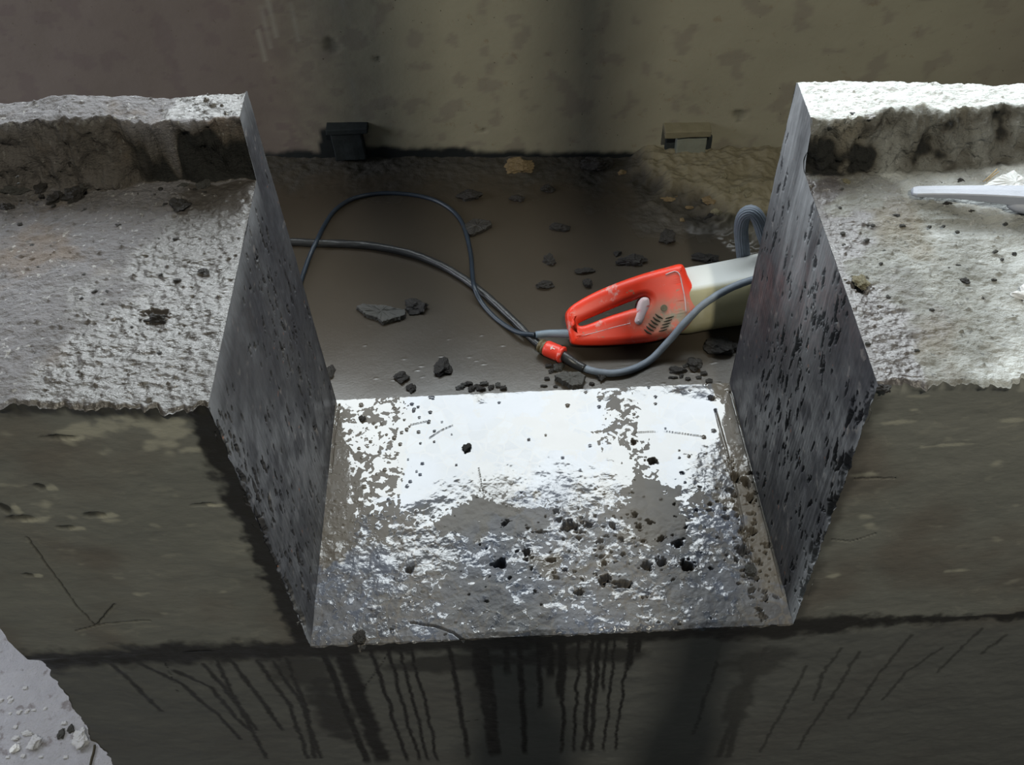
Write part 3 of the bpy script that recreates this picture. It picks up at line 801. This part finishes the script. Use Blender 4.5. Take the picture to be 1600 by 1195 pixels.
# white motor body: lofted section with a ridge
def body():
    bm = bmesh.new(); rings = []
    top = [(1052, 420), (1085, 414), (1115, 409), (1150, 402), (1180, 395), (1215, 388), (1250, 381)]
    bot = [(1046, 522), (1078, 522), (1105, 517), (1140, 511), (1170, 507), (1205, 502), (1240, 498)]
    n = 40
    for i in range(n):
        t = i / (n - 1) * (len(top) - 1); k = min(int(t), len(top) - 2); f = t - k
        a = loc2(*(np.array(top[k]) * (1 - f) + np.array(top[k+1]) * f)); b = loc2(*(np.array(bot[k]) * (1 - f) + np.array(bot[k+1]) * f))
        h = a[1] - b[1]; g = min(1, .62 + i / 9 * .38)
        sec = [(0, -.012), (.03, .012), (.12, .030), (.3, .041), (.5, .047), (.60, .048), (.66, .045), (.80, .032), (.94, .014), (1.0, -.004), (.97, -.022), (.85, -.036), (.5, -.045), (.15, -.036), (.02, -.024)]
        rings.append([bm.verts.new(w3(b[0] + (a[0] - b[0]) * s, b[1] + h * s, q * g)) for s, q in sec])
    m = len(rings[0])
    for r1, r2 in zip(rings, rings[1:]):
        for s in range(m): bm.faces.new((r1[s], r1[(s+1) % m], r2[(s+1) % m], r2[s]))
    bm.faces.new(rings[0][::-1]); bm.faces.new(rings[-1])
    bmesh.ops.recalc_face_normals(bm, faces=bm.faces)
    olive = [1.0 if (k % len(m_)) <= 5 or (k % len(m_)) > 11 else 0.0 for m_ in (rings[0],) for k in range(len(rings) * len(m_))]  # olive tone on the facets below the ridge
    o = bm_link('motor_body', bm, M_BODY, saw, True)
    at = o.data.attributes.new('olive', 'FLOAT', 'POINT'); at.data.foreach_set('value', olive)
    md = o.modifiers.new('s', 'SUBSURF'); md.levels = md.render_levels = 1
    o['label'] = 'dusty white rounded motor body'
body()
slab('trigger', [hp([(994, 472), (1001, 466), (1009, 468), (1011, 479), (1006, 494), (997, 510), (986, 505), (990, 488)])], .020, .008, M_TRIG, off=.012)['label'] = 'pinkish dusty trigger'
# moulding seam, screw and vents on the housing face
fo = .0365
def surf(px, py, o=fo): u, q = loc2(px, py, o); return w3(u, q, o)
def hface(px, py): 
    u, q = loc2(px, py, .03); return (.55 + .55 * max(0, min(1, (u - d2[0]) / (du[0] - d2[0])))) * .034
def onface(px, py, e=.0006): return surf(px, py, hface(px, py) + e)
tube('seam', [onface(*q) for q in [(1040, 429), (1050, 425), (1056, 424), (1062, 429), (1066, 446), (1070, 466), (1072, 488)]], .0011, M_TRIG, hs, segs=8)
tube('seam', [onface(*q, -.0005) for q in [(908, 525), (935, 518), (960, 511), (985, 505)]], .0009, M_TRIG, hs, segs=8)
for i in range(6):
    sx, sy = -3.4 * i + (-.3 if i else 0), 4.85 * i
    tube('vent_slot', [onface(1023.9 + sx, 490.2 + sy, .0004), onface(1029 + sx, 494.6 + sy, .0004), onface(1035.6 + sx, 497.7 + sy, .0004)], lambda t: .0006 + .0012 * math.sin(math.pi * min(.98, max(.02, t))), M_SLOT, hs, segs=8, step=.001)
    if i < 5: tube('vent_slot', [onface(1039.8 + sx * .75, 497.4 + sy * 1.03, .0004), onface(1046 + sx * .75, 496.2 + sy * 1.03, .0004), onface(1053.0 + sx * .75, 493.8 + sy * 1.03, .0004)], lambda t: .0005 + .0009 * math.sin(math.pi * min(.98, max(.02, t))), M_SLOT, hs, segs=8, step=.001)
c = onface(1037.5, 481, 0); bm = bmesh.new()
bmesh.ops.create_cone(bm, cap_ends=True, segments=20, radius1=.0066, radius2=.0058, depth=.003)
bmesh.ops.transform(bm, verts=bm.verts, matrix=Matrix.Translation(c) @ Vector(PN).to_track_quat('Z', 'Y').to_matrix().to_4x4())
scr = bm_link('screw', bm, M_BOXT, hs)
tube('cable_sleeve', [Vector(atz(x, y, z)) for x, y, z in [(837, 523, -.0295), (855, 521, -.0285), (872, 521, -.026), (893, 521, -.022)]], lambda t: .0062 + .002 * t, M_SLEEVE, saw, segs=18)
rz_ = FZ + .0042
cord = [(893, 521, -.022), (855, 521.5, -.037), (836, 523, -.0305), (815, 521, rz_ + .010), (795, 512, rz_ + .003), (772, 495, rz_), (752, 472, rz_ + .004), (741, 448, rz_ + .0155), (738, 425, rz_ + .006), (736, 400, rz_), (730, 370, rz_), (722, 348, rz_), (708, 330, rz_),
        (685, 315, rz_), (655, 306, rz_), (620, 302, rz_), (585, 303, rz_), (550, 311, rz_), (524, 328, rz_), (508, 350, rz_), (496, 374, rz_ + .012), (484, 400, rz_ + .004), (474, 428, rz_), (466, 455, rz_), (455, 490, rz_)]
tube('power_cord', [Vector(atz(*q)) for q in cord[2:]], .0045, M_CORD, saw, segs=12)
# dusty grey feed hose curving over the body
g = [(905, 572, FZ + .007), (925, 579, FZ + .007), (955, 583, FZ + .007), (985, 578, FZ + .007), (1015, 563, FZ + .008)]
pts = [Vector(atz(*q)) for q in g] + [Vector(hitplane(px, py, P0 + PN * o, PN)) for px, py, o in [(1045, 533, .030), (1070, 504, .046), (1100, 475, .056), (1135, 453, .060), (1170, 439, .060), (1210, 427, .055)]]
tube('feed_hose', pts, .0066, M_RUBG, saw, segs=16, rough=.1)['label'] = 'grey dusty water feed hose'
tube('loop_handle', [Vector(aty(*q)) for q in [(1164, 420, 1.345), (1160, 385, 1.345), (1158, 358, 1.345), (1162, 338, 1.343), (1173, 331, 1.34), (1184, 340, 1.335), (1193, 365, 1.33), (1204, 398, 1.325), (1214, 430, 1.32)]], .0122, M_RUBG, saw, segs=72, ribs=18, ribamp=.055)['label'] = 'grey ribbed loop handle'

# ------------------------------------------------------------------ thick black water hose with its red coupling
hose = empty('water_hose', Vector(atz(846, 541, FZ)))
tag(hose, 'thick black hose running from behind the left cut face to the red coupling', 'hose')
hz = FZ + .0075
tube('hose', [Vector(atz(x, y, hz)) for x, y in [(380, 378), (430, 378), (460, 378), (500, 380), (540, 381), (580, 384), (620, 391), (660, 402), (700, 420), (740, 446), (775, 475), (805, 503), (830, 528), (850, 543), (862, 549)]], lambda t: .0088 - .0022 * t, M_RUB, hose, segs=18, rough=.12)
cz = FZ + .016
def ring_tube(name, p, q, prof, mat, parent, segs=28, ribs=0, amp=0):
    p, q = Vector(p), Vector(q); bm = bmesh.new(); d = (q - p).normalized(); n = d.orthogonal().normalized(); b = d.cross(n); R = []
    for t, r in prof:
        c = p.lerp(q, t); R.append([bm.verts.new(c + (n * math.cos(2*math.pi*s/segs) + b * math.sin(2*math.pi*s/segs)) * r * (1 + amp * (1 if ribs and (s * ribs // segs) % 2 else 0))) for s in range(segs)])
    for a, c in zip(R, R[1:]):
        for s in range(segs): bm.faces.new((a[s], a[(s+1) % segs], c[(s+1) % segs], c[s]))
    bm.faces.new(R[0][::-1]); bm.faces.new(R[-1]); bmesh.ops.recalc_face_normals(bm, faces=bm.faces)
    o = bm_link(name, bm, mat, parent, True); return o
cA, cB = atz(852, 543, cz), atz(880, 555, cz)
cpl = ring_tube('coupling', cA, cB, [(0, .0105), (.02, .0135), (.12, .0148), (.7, .0150), (.78, .0140), (.82, .0140), (.86, .0155), (.97, .0155), (1, .0135)], M_RED, hose); cpl['label'] = 'red plastic hose coupling'
ring_tube('collar', atz(843, 539, cz), atz(853, 544, cz), [(0, .009), (.05, .0125), (.4, .0128), (.45, .0108), (.55, .0108), (.6, .0128), (.98, .0128), (1, .009)], M_BRASS, hose)['label'] = 'tarnished brass collar'
up = Vector((0, -.45, .89)); mc = Vector(atz(866, 549, cz)); ax = (Vector(cB) - Vector(cA)).normalized(); upn = (up - ax * up.dot(ax)).normalized(); sd = ax.cross(upn)
bm = bmesh.new()
box_bm(bm, mc + upn * .0150, .009, .0015, .001, (ax, sd, upn), 0); box_bm(bm, mc + upn * .0150 - ax * .002, .0015, .007, .001, (ax, sd, upn), 0)
bm_link('white_mark', bm, M_PALEW, cpl)
tube('hose_tail', [Vector(atz(*q)) for q in [(878, 554, cz), (888, 561, cz - .002), (900, 569, FZ + .009), (914, 576, FZ + .0075)]], lambda t: .0092 - .0015 * t, M_RUB, hose, segs=18)['label'] = 'black tail of the hose beyond the coupling'

# ------------------------------------------------------------------ stones
def rock_mesh(seed, flat=.6, lump=.35, facets=0, mat=None, sub=3, pits=0):
    rnd = random.Random(seed); bm = bmesh.new()
    bmesh.ops.create_icosphere(bm, subdivisions=sub, radius=1)
    planes = [(Vector((rnd.gauss(0,1), rnd.gauss(0,1), rnd.gauss(0,1))).normalized(), rnd.uniform(.55, .85)) for _ in range(9)]
    off = Vector((seed * 3.7, seed * 1.3, 0))
    for v in bm.verts:
        p = v.co.normalized(); r = 1.0
        for n, d in planes:
            k = p.dot(n)
            if k > .05: r = min(r, d / k)
        r *= 1 + lump * mnoise.noise(p * 1.7 + off) + lump * .45 * mnoise.noise(p * 4.5 + off) + lump * .2 * mnoise.noise(p * 11 + off)
        v.co = p * r; v.co.z = v.co.z * flat
    zmin = min(v.co.z for v in bm.verts); zc = zmin * .55
    for v in bm.verts: v.co.z = max(v.co.z, zc) - zc
    me = bpy.data.meshes.new('stone'); bm.to_mesh(me); bm.free(); me.materials.append(mat); return me
_meshes = {}
def stone(px, py, wpx, hpx, z, mat, label, cat='stone', group=None, name='stone', seed=0, flat=.6, lump=.4, rot=None, yfun=None, kind=None, proto=None):
    """stone whose foot sits on height z where the photo shows it"""
    c = atz(px, py, z); dist = float(np.dot(c - EYE, FW)); mpp = dist / FPX
    key = (proto, mat.name) if proto is not None else (seed, px)
    if key not in _meshes: _meshes[key] = rock_mesh(seed + int(px if proto is None else proto), flat, lump, mat=mat, sub=4 if wpx > 14 else 3)
    o = bpy.data.objects.new(name, _meshes[key]); COL.objects.link(o)
    sx = wpx * mpp * .5 * 1.15; sy = hpx * mpp * .5 * 1.15 / .80
    o.scale = (sx, sy, min(sx, sy)); o.rotation_euler = (0, 0, rot if rot is not None else 0)
    o.location = (c[0], c[1], z - .0006)
    tag(o, label, cat, group); return o
def chip(px_pts, z, thick, mat, name, label, cat, seed=0, tilt=0.0, parent=None):
    """flat broken piece: outline on the photo, real thickness, broken edge"""
    P = [atz(x, y, z + thick) for x, y in px_pts]; rnd = random.Random(seed); L = []
    for a, b in zip(P, P[1:] + P[:1]):
        n = max(2, int(np.linalg.norm(b - a) / .003))
        for k in range(n): L.append(a + (b - a) * k / n + np.array([rnd.gauss(0, .0006), rnd.gauss(0, .0006), 0]))
    c = sum(L) / len(L); bm = bmesh.new(); rows = []
    for f, dz, j in ((0, 0, 0), (.35, 0, .0005), (.7, 0, .0005), (.93, 0, .0004), (1.0, -.0006, 0), (1.02, -thick * .5, .0010), (1.0, -thick - .001, .0008)):
        if f == 0: rows.append([bm.verts.new(Vector(c))]); continue
        rows.append([bm.verts.new(Vector(c + (p - c) * f + np.array([rnd.gauss(0, j), rnd.gauss(0, j), dz + rnd.gauss(0, j)]))) for p in L])
    n = len(L)
    for k in range(n): bm.faces.new((rows[0][0], rows[1][k], rows[1][(k+1) % n]))
    for a, b in zip(rows[1:], rows[2:]):
        for k in range(n): bm.faces.new((a[k], b[k], b[(k+1) % n], a[(k+1) % n]))
    bmesh.ops.recalc_face_normals(bm, faces=bm.faces)
    org = Vector(c); org.z = z
    for v in bm.verts:
        v.co -= org; v.co.z += tilt * v.co.y
    me = bpy.data.meshes.new(name); bm.to_mesh(me); bm.free(); me.materials.append(mat)
    o = bpy.data.objects.new(name, me); COL.objects.link(o); o.location = org; tag(o, label, cat); return o
chip([(557, 478), (566, 474), (600, 476), (632, 483), (633, 491), (598, 502), (590, 496), (572, 490)], FZ, .010, M_ROCKG, 'concrete_chip', 'flat pitted grey concrete chip lying in the slurry left of the hoses', 'concrete chip', 3)
chip([(866, 586), (876, 581), (905, 580), (914, 586), (910, 600), (894, 602)], FZ, .013, M_ROCKG, 'concrete_chip', 'angular grey concrete chip just below the red coupling', 'concrete chip', 4)
chip([(722, 352), (740, 341), (766, 344), (768, 350), (752, 360), (735, 366)], FZ, .008, M_ROCK, 'concrete_chip', 'dark flat concrete chip under the bend of the thin cord', 'concrete chip', 5)
D = M_ROCK
for a in [
 (650, 482, 32, 20, FZ, D, 'dark pitted stone right beside the flat pitted chip in the slurry'),
 (693, 576, 24, 24, FZ, D, 'dark block-shaped stone standing alone in the slurry above the notch floor'),
 (627, 592, 20, 15, FZ, D, 'small black pointed stone in the slurry near the sill, left half'),
 (643, 608, 15, 12, FZ, D, 'small black stone touching the back edge of the notch floor'),
 (872, 575, 14, 14, FZ, M_ROCKG, 'small pale glossy pebble beside the angular chip under the coupling'),
 (858, 408, 20, 14, FZ, D, 'small dark stone in the slurry up left of the saw handle'),
 (852, 447, 28, 14, FZ, D, 'dark elongated stone in the slurry left of the saw handle'),
 (918, 445, 16, 14, FZ, D, 'round dark pebble just above the red saw handle'),
 (914, 425, 26, 10, FZ, D, 'thin dark splinter of stone above the saw handle'),
 (875, 357, 26, 14, FZ, D, 'dark lump in the middle of the shaded slurry'),
 (735, 310, 32, 18, FZ, D, 'dark knobbly lump in shadow right of the cord loop'),
 (808, 312, 20, 12, FZ, D, 'small dark lump below the tan stone by the back wall'),
 (855, 298, 24, 12, FZ, D, 'shadowed dark lump near the back wall'),
 (985, 410, 38, 18, FZ, D, 'large dark crumbled lump above the saw housing'),
 (965, 397, 14, 9, FZ, D, 'small dark crumb left of the crumbled lump above the saw'),
 (1100, 405, 40, 14, FZ, D, 'dark rubble lump touching the top of the white saw body'),
 (1042, 375, 24, 22, FZ, D, 'dark upright lump above the join of the red and white saw housing'),
 (1085, 572, 22, 18, FZ, D, 'brown-grey stone in slurry near the right end of the notch floor'),
 (1060, 580, 22, 12, FZ, D, 'dark wet crumb left of the brown-grey stone by the right cut face'),
 (939, 590, 16, 12, FZ, D, 'small dark stone between grey hose and notch floor'),
 (517, 580, 14, 22, FZ, D, 'small dark stone against the foot of the left cut face'),
 (1125, 545, 44, 26, FZ, D, 'big dark rubble lump under the white saw body by the right cut face'),
 (807, 265, 42, 26, FZ, M_ROCKT, 'rounded tan-brown stone at the foot of the back wall'),
 (935, 262, 46, 24, FZ, D, 'wide dark soil lump at the foot of the back wall'),
 (1020, 268, 20, 10, FZ, M_ROCKT, 'small tan pebble at the wall foot left of the grey plate'),
 (974, 272, 16, 10, FZ, M_ROCKT, 'tiny tan pebble at the wall foot beside the dark soil lump'),
 (1044, 312, 34, 14, FZ, M_ROCKT, 'yellowish flat stone on the soil below the grey plate'),
 (1077, 304, 22, 20, FZ, M_ROCKT, 'brown stone right of the yellowish flat stone'),
 (1062, 293, 22, 8, FZ, M_ROCKT, 'small brown fragment under the grey plate'),
 (1108, 316, 20, 14, FZ + .015, M_ROCKT, 'brown stone at the edge of the dry soil bank'),
 (1030, 268, 8, 6, FZ, M_ROCKT, 'tiny pale crumb beside the small tan pebble'),
]: stone(*a, seed=len(a[6]))
for px, py, ww, hh, lb in [(1152, 300, 22, 12, 'flat beige stone on the dry soil bank'), (1172, 303, 20, 18, 'angular beige stone on the dry soil bank right of the flat one'), (1120, 334, 16, 10, 'small beige stone at the lower rim of the dry soil bank'), (1130, 278, 14, 12, 'small beige stone near the top of the dry soil bank')]:
    stone(px, py, ww, hh, FZ + .028, M_BOXT, lb, seed=py)
# crumbs at the back edge of the notch floor
rnd = random.Random(77)
for i, (px, py) in enumerate([(720, 606), (733, 600), (745, 604), (757, 600), (768, 606), (752, 608), (778, 602), (787, 607), (738, 608), (726, 601)]):
    stone(px, py, rnd.uniform(9, 16), rnd.uniform(5, 9), FZ, M_ROCKG if i % 3 == 0 else D, 'wet grey crumb in the cluster behind the middle of the notch floor', 'crumb', 'crumbs along the back edge of the notch floor', 'crumb', proto=i % 4)
for i, (px, py) in enumerate([(885, 585), (850, 603), (868, 604), (855, 592), (862, 580), (925, 600), (878, 572), (858, 572)]):
    stone(px, py, rnd.uniform(7, 12), rnd.uniform(4, 8), FZ, D, 'wet dark crumb around the angular chip below the coupling', 'crumb', 'crumbs round the angular chip', 'crumb', proto=i % 4)
for i, (px, py) in enumerate([(1065, 588), (1075, 592), (1092, 590), (1100, 584), (1072, 572), (1052, 590), (1108, 596)]):
    stone(px, py, rnd.uniform(7, 13), rnd.uniform(5, 8), FZ, D, 'wet dark crumb in the cluster behind the right end of the notch floor', 'crumb', 'crumbs by the right end of the notch floor', 'crumb', proto=i % 4)
for i in range(16):
    px, py = rnd.uniform(1030, 1130), rnd.uniform(268, 345)
    stone(px, py, rnd.uniform(6, 13), rnd.uniform(4, 9), FZ + .004, M_ROCKT if i % 2 else D, 'small brown fragment in the rubble below the grey-green mortar plate', 'fragment', 'rubble below the grey plate', 'fragment', proto=i % 5)
# stones standing on the notch floor
stone(729, 700, 15, 10, .0, D, 'single black pebble in the middle of the white wet notch floor', seed=1)
stone(562, 997, 18, 16, .0, D, 'black pebble at the front left corner of the notch floor', seed=2)
stone(566, 655, 12, 9, .0, D, 'dark pebble near the back left corner of the notch floor', seed=3)
stone(1173, 892, 15, 17, .001, M_ROCKG, 'pale grey crumb beside the right saw groove of the notch floor', seed=4)

# stones on the ledges
G1, G2 = M_ROCKG, M_ROCKG
def ztop(px, py, side):
    p = atz(px, py, ZT)
    return float(topz(side, np.array([p[0]]), np.array([max(0, min(1, (p[1] - yfront(p[0])) / (yrear(p[0]) - yfront(p[0])))) ]))[0])
for px, py, ww, hh, m, lb in [
 (281, 320, 30, 24, D, 'jagged dark stone standing on the left ledge below the lip'),
 (320, 288, 20, 22, G1, 'grey upright stone against the lip near the left cut face'),
 (290, 290, 18, 12, G1, 'flat grey stone left of the upright stone against the lip'),
 (119, 305, 34, 28, D, 'dark lumpy stone on the left ledge, right of the dark rubble row'),
 (139, 289, 36, 20, G1, 'broad grey flat piece under the left lip'),
 (88, 310, 26, 24, D, 'dark crumbly stone just left of the dark lumpy stone'),
 (66, 292, 18, 24, D, 'dark splinter leaning on the left lip'),
 (22, 296, 40, 20, G1, 'wide grey slab piece under the lip at the left photo edge'),
 (8, 322, 22, 14, D, 'dark stone on the ledge at the left photo edge'),
 (320, 422, 15, 10, D, 'small black stone near the left cut face, halfway along the ledge'),
 (247, 496, 32, 18, D, 'black stone in a pock of the left ledge'),
 (278, 437, 11, 8, D, 'tiny dark stone up left of the black one on the ledge'),
 (183, 352, 14, 9, D, 'small dark crumb on the middle of the left ledge'),
 (237, 492, 10, 8, D, 'tiny crumb touching the black stone in the pock'),
 (132, 428, 12, 8, D, 'small dark crumb in the middle of the dry part of the left ledge'),
 (34, 350, 12, 9, D, 'small dark crumb on the left part of the ledge, below the rubble'),
 (60, 385, 10, 7, D, 'tiny dark crumb on the brown dry part of the left ledge')]:
    stone(px, py + hh * .2, ww, hh * .8, (ZT if py < 315 else ztop(px, py, -1)) - .001, m, lb, seed=ww, lump=.6)
for px, py, ww, hh, m, lb in [
 (1332, 178, 13, 9, D, 'small dark stone on the right lip near its corner'),
 (1358, 180, 17, 10, M_ROCKP, 'flat white flake on the right lip edge'),
 (1323, 283, 12, 10, M_BOXT, 'small brown pebble under the right lip near the cut face'),
 (1345, 440, 20, 28, M_BOXT, 'brown crumbly plug at the edge of the right cut face'),
 (1382, 604, 20, 16, D, 'black plug at the front corner of the right ledge'),
 (1400, 337, 13, 9, D, 'small dark crumb on the right ledge left of the bar'),
 (1481, 318, 12, 9, D, 'dark crumb just below the steel bar'),
 (1516, 329, 10, 7, D, 'small dark crumb below the middle of the steel bar'),
 (1508, 438, 16, 11, D, 'dark crumb alone in the middle of the pale right ledge'),
 (1585, 395, 8, 7, D, 'tiny dark crumb near the right photo edge on the ledge'),
 (1608, 462, 38, 36, M_ROCKW, 'white plaster lump cut by the right photo edge'),
 (1500, 281, 12, 8, D, 'dark crumb just above the steel bar'),
 (1468, 284, 8, 6, D, 'tiny dark crumb above the tip half of the steel bar')]:
    stone(px, py + hh * .2, ww, hh * .8, ztop(px, py, 1) - .001, m, lb, seed=ww, lump=.6)
for i in range(70):
    left = i < 36
    if left: px, py = rnd.uniform(5, 320), rnd.uniform(285, 560) if i % 3 else rnd.uniform(275, 330)
    else: px, py = rnd.uniform(1310, 1590), rnd.uniform(330, 580) if i % 2 else rnd.uniform(285, 420)
    if not left and 1425 < px and py < 345: continue
    sz = rnd.uniform(4, 9)
    stone(px, py, sz, sz * .7, ztop(px, py, -1 if left else 1), D if left else M_ROCKG, 'tiny crumb scattered over the rough left ledge' if left else 'tiny crumb scattered over the pale right ledge',
          'crumb', 'tiny crumbs on the left ledge' if left else 'tiny crumbs on the right ledge', 'crumb', proto=i % 6)

# ------------------------------------------------------------------ ground stones, bottom left
GZ = -.75
def gz(px, py):
    p = atz(px, py, GZ); return GZ + .012 * float(fbm(p[0], p[1], 0, 4, 5, 91))
for px, py, ww, hh, m, lb in [(129, 1155, 24, 20, M_ROCKP, 'largest grey stone on the dusty ground beside the wall end'), (55, 1163, 20, 16, M_ROCKP, 'rounded grey stone on the dusty ground, second from the wall end'),
  (24, 1171, 12, 12, M_ROCKW, 'white pebble near the lower left photo corner'), (44, 1146, 15, 7, M_ROCKP, 'flat pale flake on the dusty ground'), (96, 1147, 10, 14, M_ROCKG, 'small dark grey stone left of the largest stone'),
  (112, 1139, 10, 10, M_ROCKG, 'small grey pebble touching the largest stone')]:
    stone(px, py, ww, hh, gz(px, py), m, lb, seed=px, flat=.8)
for i in range(26):
    px, py = rnd.uniform(0, 130), rnd.uniform(1040, 1190)
    if py < 1010 + px * 1.15: continue
    sz = rnd.uniform(4, 9); stone(px, py, sz, sz * .7, gz(px, py), M_ROCKP, 'tiny pale pebble scattered on the dusty ground', 'pebble', 'pebbles on the dusty ground', 'pebble', proto=i % 4)
p = [Vector(atz(x, y, gz(x, y) + .004)) for x, y in [(148, 1164), (146, 1176), (143, 1186), (140, 1200)]]
o = tube('wire', p, .0025, M_SLOT, None, segs=8); tag(o, 'short dark wire on the ground beside the foot of the wall end', 'wire')

# ------------------------------------------------------------------ bar, plaster piece and straw on the right ledge
bar = empty('steel_bar', Vector(atz(1427, 297, ZT)))
tag(bar, 'dusty grey steel bar with a rounded tip lying on the right ledge', 'tool')
def barmesh():
    bm = bmesh.new(); rings = []
    # (px of centre top, py centre, half width px, thickness m, z of top)
    st = [(1424, 297, 3, .0025, .0075), (1427, 297, 5.5, .004, .010), (1434, 296.5, 6.8, .0055, .0115), (1460, 296, 6.8, .0065, .013), (1500, 296, 7.2, .008, .016), (1540, 296.5, 8.0, .0105, .020), (1580, 297.5, 9, .0135, .024), (1620, 299, 10, .017, .027), (1680, 301, 11, .020, .030), (1740, 303, 12, .021, .030)]
    for px, py, hw, th, zt in st:
        z = ZT + zt - .001; a = atz(px, py - hw, z); b = atz(px, py + hw, z); e = .0012
        yv = (b - a); n = np.linalg.norm(yv); yv /= n
        sec = [a + yv * e, (a + b) / 2 + [0, 0, .0004], b - yv * e, b - [0, 0, e], b - [0, 0, th - e], b - yv * e - [0, 0, th], a + yv * e - [0, 0, th], a - [0, 0, th - e], a - [0, 0, e]]
        rings.append([bm.verts.new(Vector(q)) for q in sec])
    m = 9
    for r1, r2 in zip(rings, rings[1:]):
        for s in range(m): bm.faces.new((r1[s], r1[(s+1) % m], r2[(s+1) % m], r2[s]))
    bm.faces.new(rings[0][::-1]); bm.faces.new(rings[-1]); bmesh.ops.recalc_face_normals(bm, faces=bm.faces)
    bm_link('shaft', bm, M_STEEL, bar, False)
    bm = bmesh.new(); c = Vector(atz(1640, 318, ZT + .008))
    bmesh.ops.create_uvsphere(bm, u_segments=24, v_segments=14, radius=1)
    for v in bm.verts: v.co = Vector((v.co.x * .050, v.co.y * .016, v.co.z * .012)) + c
    bm_link('heel', bm, M_STEEL, bar, True)
barmesh()
chip([(1536, 290), (1556, 278), (1584, 268), (1598, 277), (1640, 282), (1640, 292)], ZT + .001, .010, M_DUST, 'plaster_piece', 'white dusty triangular plaster piece behind the steel bar', 'plaster piece', 9, tilt=.1)
for i, q in enumerate([((1536, 284), (1548, 274), (1558, 264)), ((1541, 284), (1551, 275), (1561, 268))]):
    o = tube('straw', [Vector(atz(*a, ZT + .006 + .006 * j)) for j, a in enumerate(q)], .0007, M_STRAW, None, segs=6)
    tag(o, ('upper' if i == 0 else 'lower') + ' of the two dry straws beside the plaster piece', 'straw')

# ------------------------------------------------------------------ mortar blocks at the foot of the back wall
yw = lambda px: float(ywall(aty(px, 240, 1.80)[0]))
def wbox(bm, x0, y0, x1, y1, depth, front=0.0, bevel=.003):
    yy = yw((x0 + x1) / 2) - front; a = aty(x0, y0, yy); b = aty(x1, y1, yy)
    box_bm(bm, ((a[0] + b[0]) / 2, yy + depth / 2, (a[2] + b[2]) / 2), abs(b[0] - a[0]), depth, abs(a[2] - b[2]), bevel=bevel)
def roughen(o, amp=.002, cuts=5):
    bm = bmesh.new(); bm.from_mesh(o.data)
    es = [e for e in bm.edges if e.calc_length() > .01]; bmesh.ops.subdivide_edges(bm, edges=es, cuts=cuts, use_grid_fill=True)
    for v in bm.verts: v.co += Vector((mnoise.noise(v.co * 45), mnoise.noise(v.co * 45 + Vector((9, 0, 0))), mnoise.noise(v.co * 45 + Vector((0, 9, 0))))) * amp
    bm.to_mesh(o.data); bm.free()
b1 = empty('mortar_block', Vector(aty(545, 246, yw(545)))); tag(b1, 'black damp mortar block at the foot of the back wall, behind the cord loop', 'block')
bm = bmesh.new(); wbox(bm, 516, 210, 572, 250, .05, .025); o = bm_link('block_body', bm, M_BOXD, b1); roughen(o)
bm = bmesh.new(); wbox(bm, 508, 204, 575, 209, .05, .030, .002); o = bm_link('top_ledge', bm, M_BOXD, b1); roughen(o, .001)
b2 = empty('mortar_block', Vector(aty(1075, 290, yw(1075)))); tag(b2, 'grey-green mortar plate with tan cap at the foot of the back wall', 'block')
bm = bmesh.new(); wbox(bm, 1040, 207, 1111, 214, .05, .030, .002); o = bm_link('cap', bm, M_BOXT, b2); roughen(o, .0015); o['label'] = 'tan mortar cap'
bm = bmesh.new(); wbox(bm, 1058, 217, 1098, 268, .05, .022); o = bm_link('plate', bm, M_BOXG, b2); roughen(o, .0015); o['label'] = 'grey-green plate'
bm = bmesh.new(); wbox(bm, 1041, 213, 1058, 250, .05, .008); o = bm_link('left_recess', bm, M_BOXD, b2); roughen(o, .0015); o['label'] = 'dark recess'  # black box stands in for the shade inside the hollow
bm = bmesh.new(); wbox(bm, 1098, 214, 1108, 258, .05, .006); o = bm_link('right_recess', bm, M_BOXD, b2); roughen(o, .0015); o['label'] = 'dark recess'
bm = bmesh.new(); wbox(bm, 1072, 264, 1088, 284, .04, .020); o = bm_link('foot', bm, M_BOXT, b2); roughen(o, .002)
ring_tube('plug', Vector(aty(1088, 256, yw(1088) - .028)), Vector(aty(1088, 256, yw(1088) - .018)), [(0, .009), (.2, .0105), (1, .0105)], M_BOXD, b2)  # black disc painting the shaded mouth of a round hole
# ------------------------------------------------------------------ unseen posts added behind the camera to cast soft shadow bands on the back wall
for xw, r, lb in ((-.29, .030, 'left of two unseen slim posts added behind the camera to shade the back wall'), (.17, .024, 'right of two unseen slim posts added behind the camera to shade the back wall')):
    yp = -.35; t_ = (yp + 1.2) / 3.0; xp = .40 + (xw - .40) * t_
    pr = empty('shade_post', (xp, yp, -.75)); tag(pr, lb, 'shadow_caster')
    tube('tube', [(xp, yp, -.74), (xp, yp, 1.0), (xp, yp, 3.3)], r, M_STEEL, pr, segs=20, step=.1)
    ring_tube('foot_plate', (xp, yp, -.752), (xp, yp, -.740), [(0, .05), (.1, .055), (.9, .055), (1, .05)], M_STEEL, pr)
    ring_tube('collar', (xp, yp, 1.55), (xp, yp, 1.63), [(0, r * 1.1), (.1, r * 1.5), (.9, r * 1.5), (1, r * 1.1)], M_STEEL, pr)
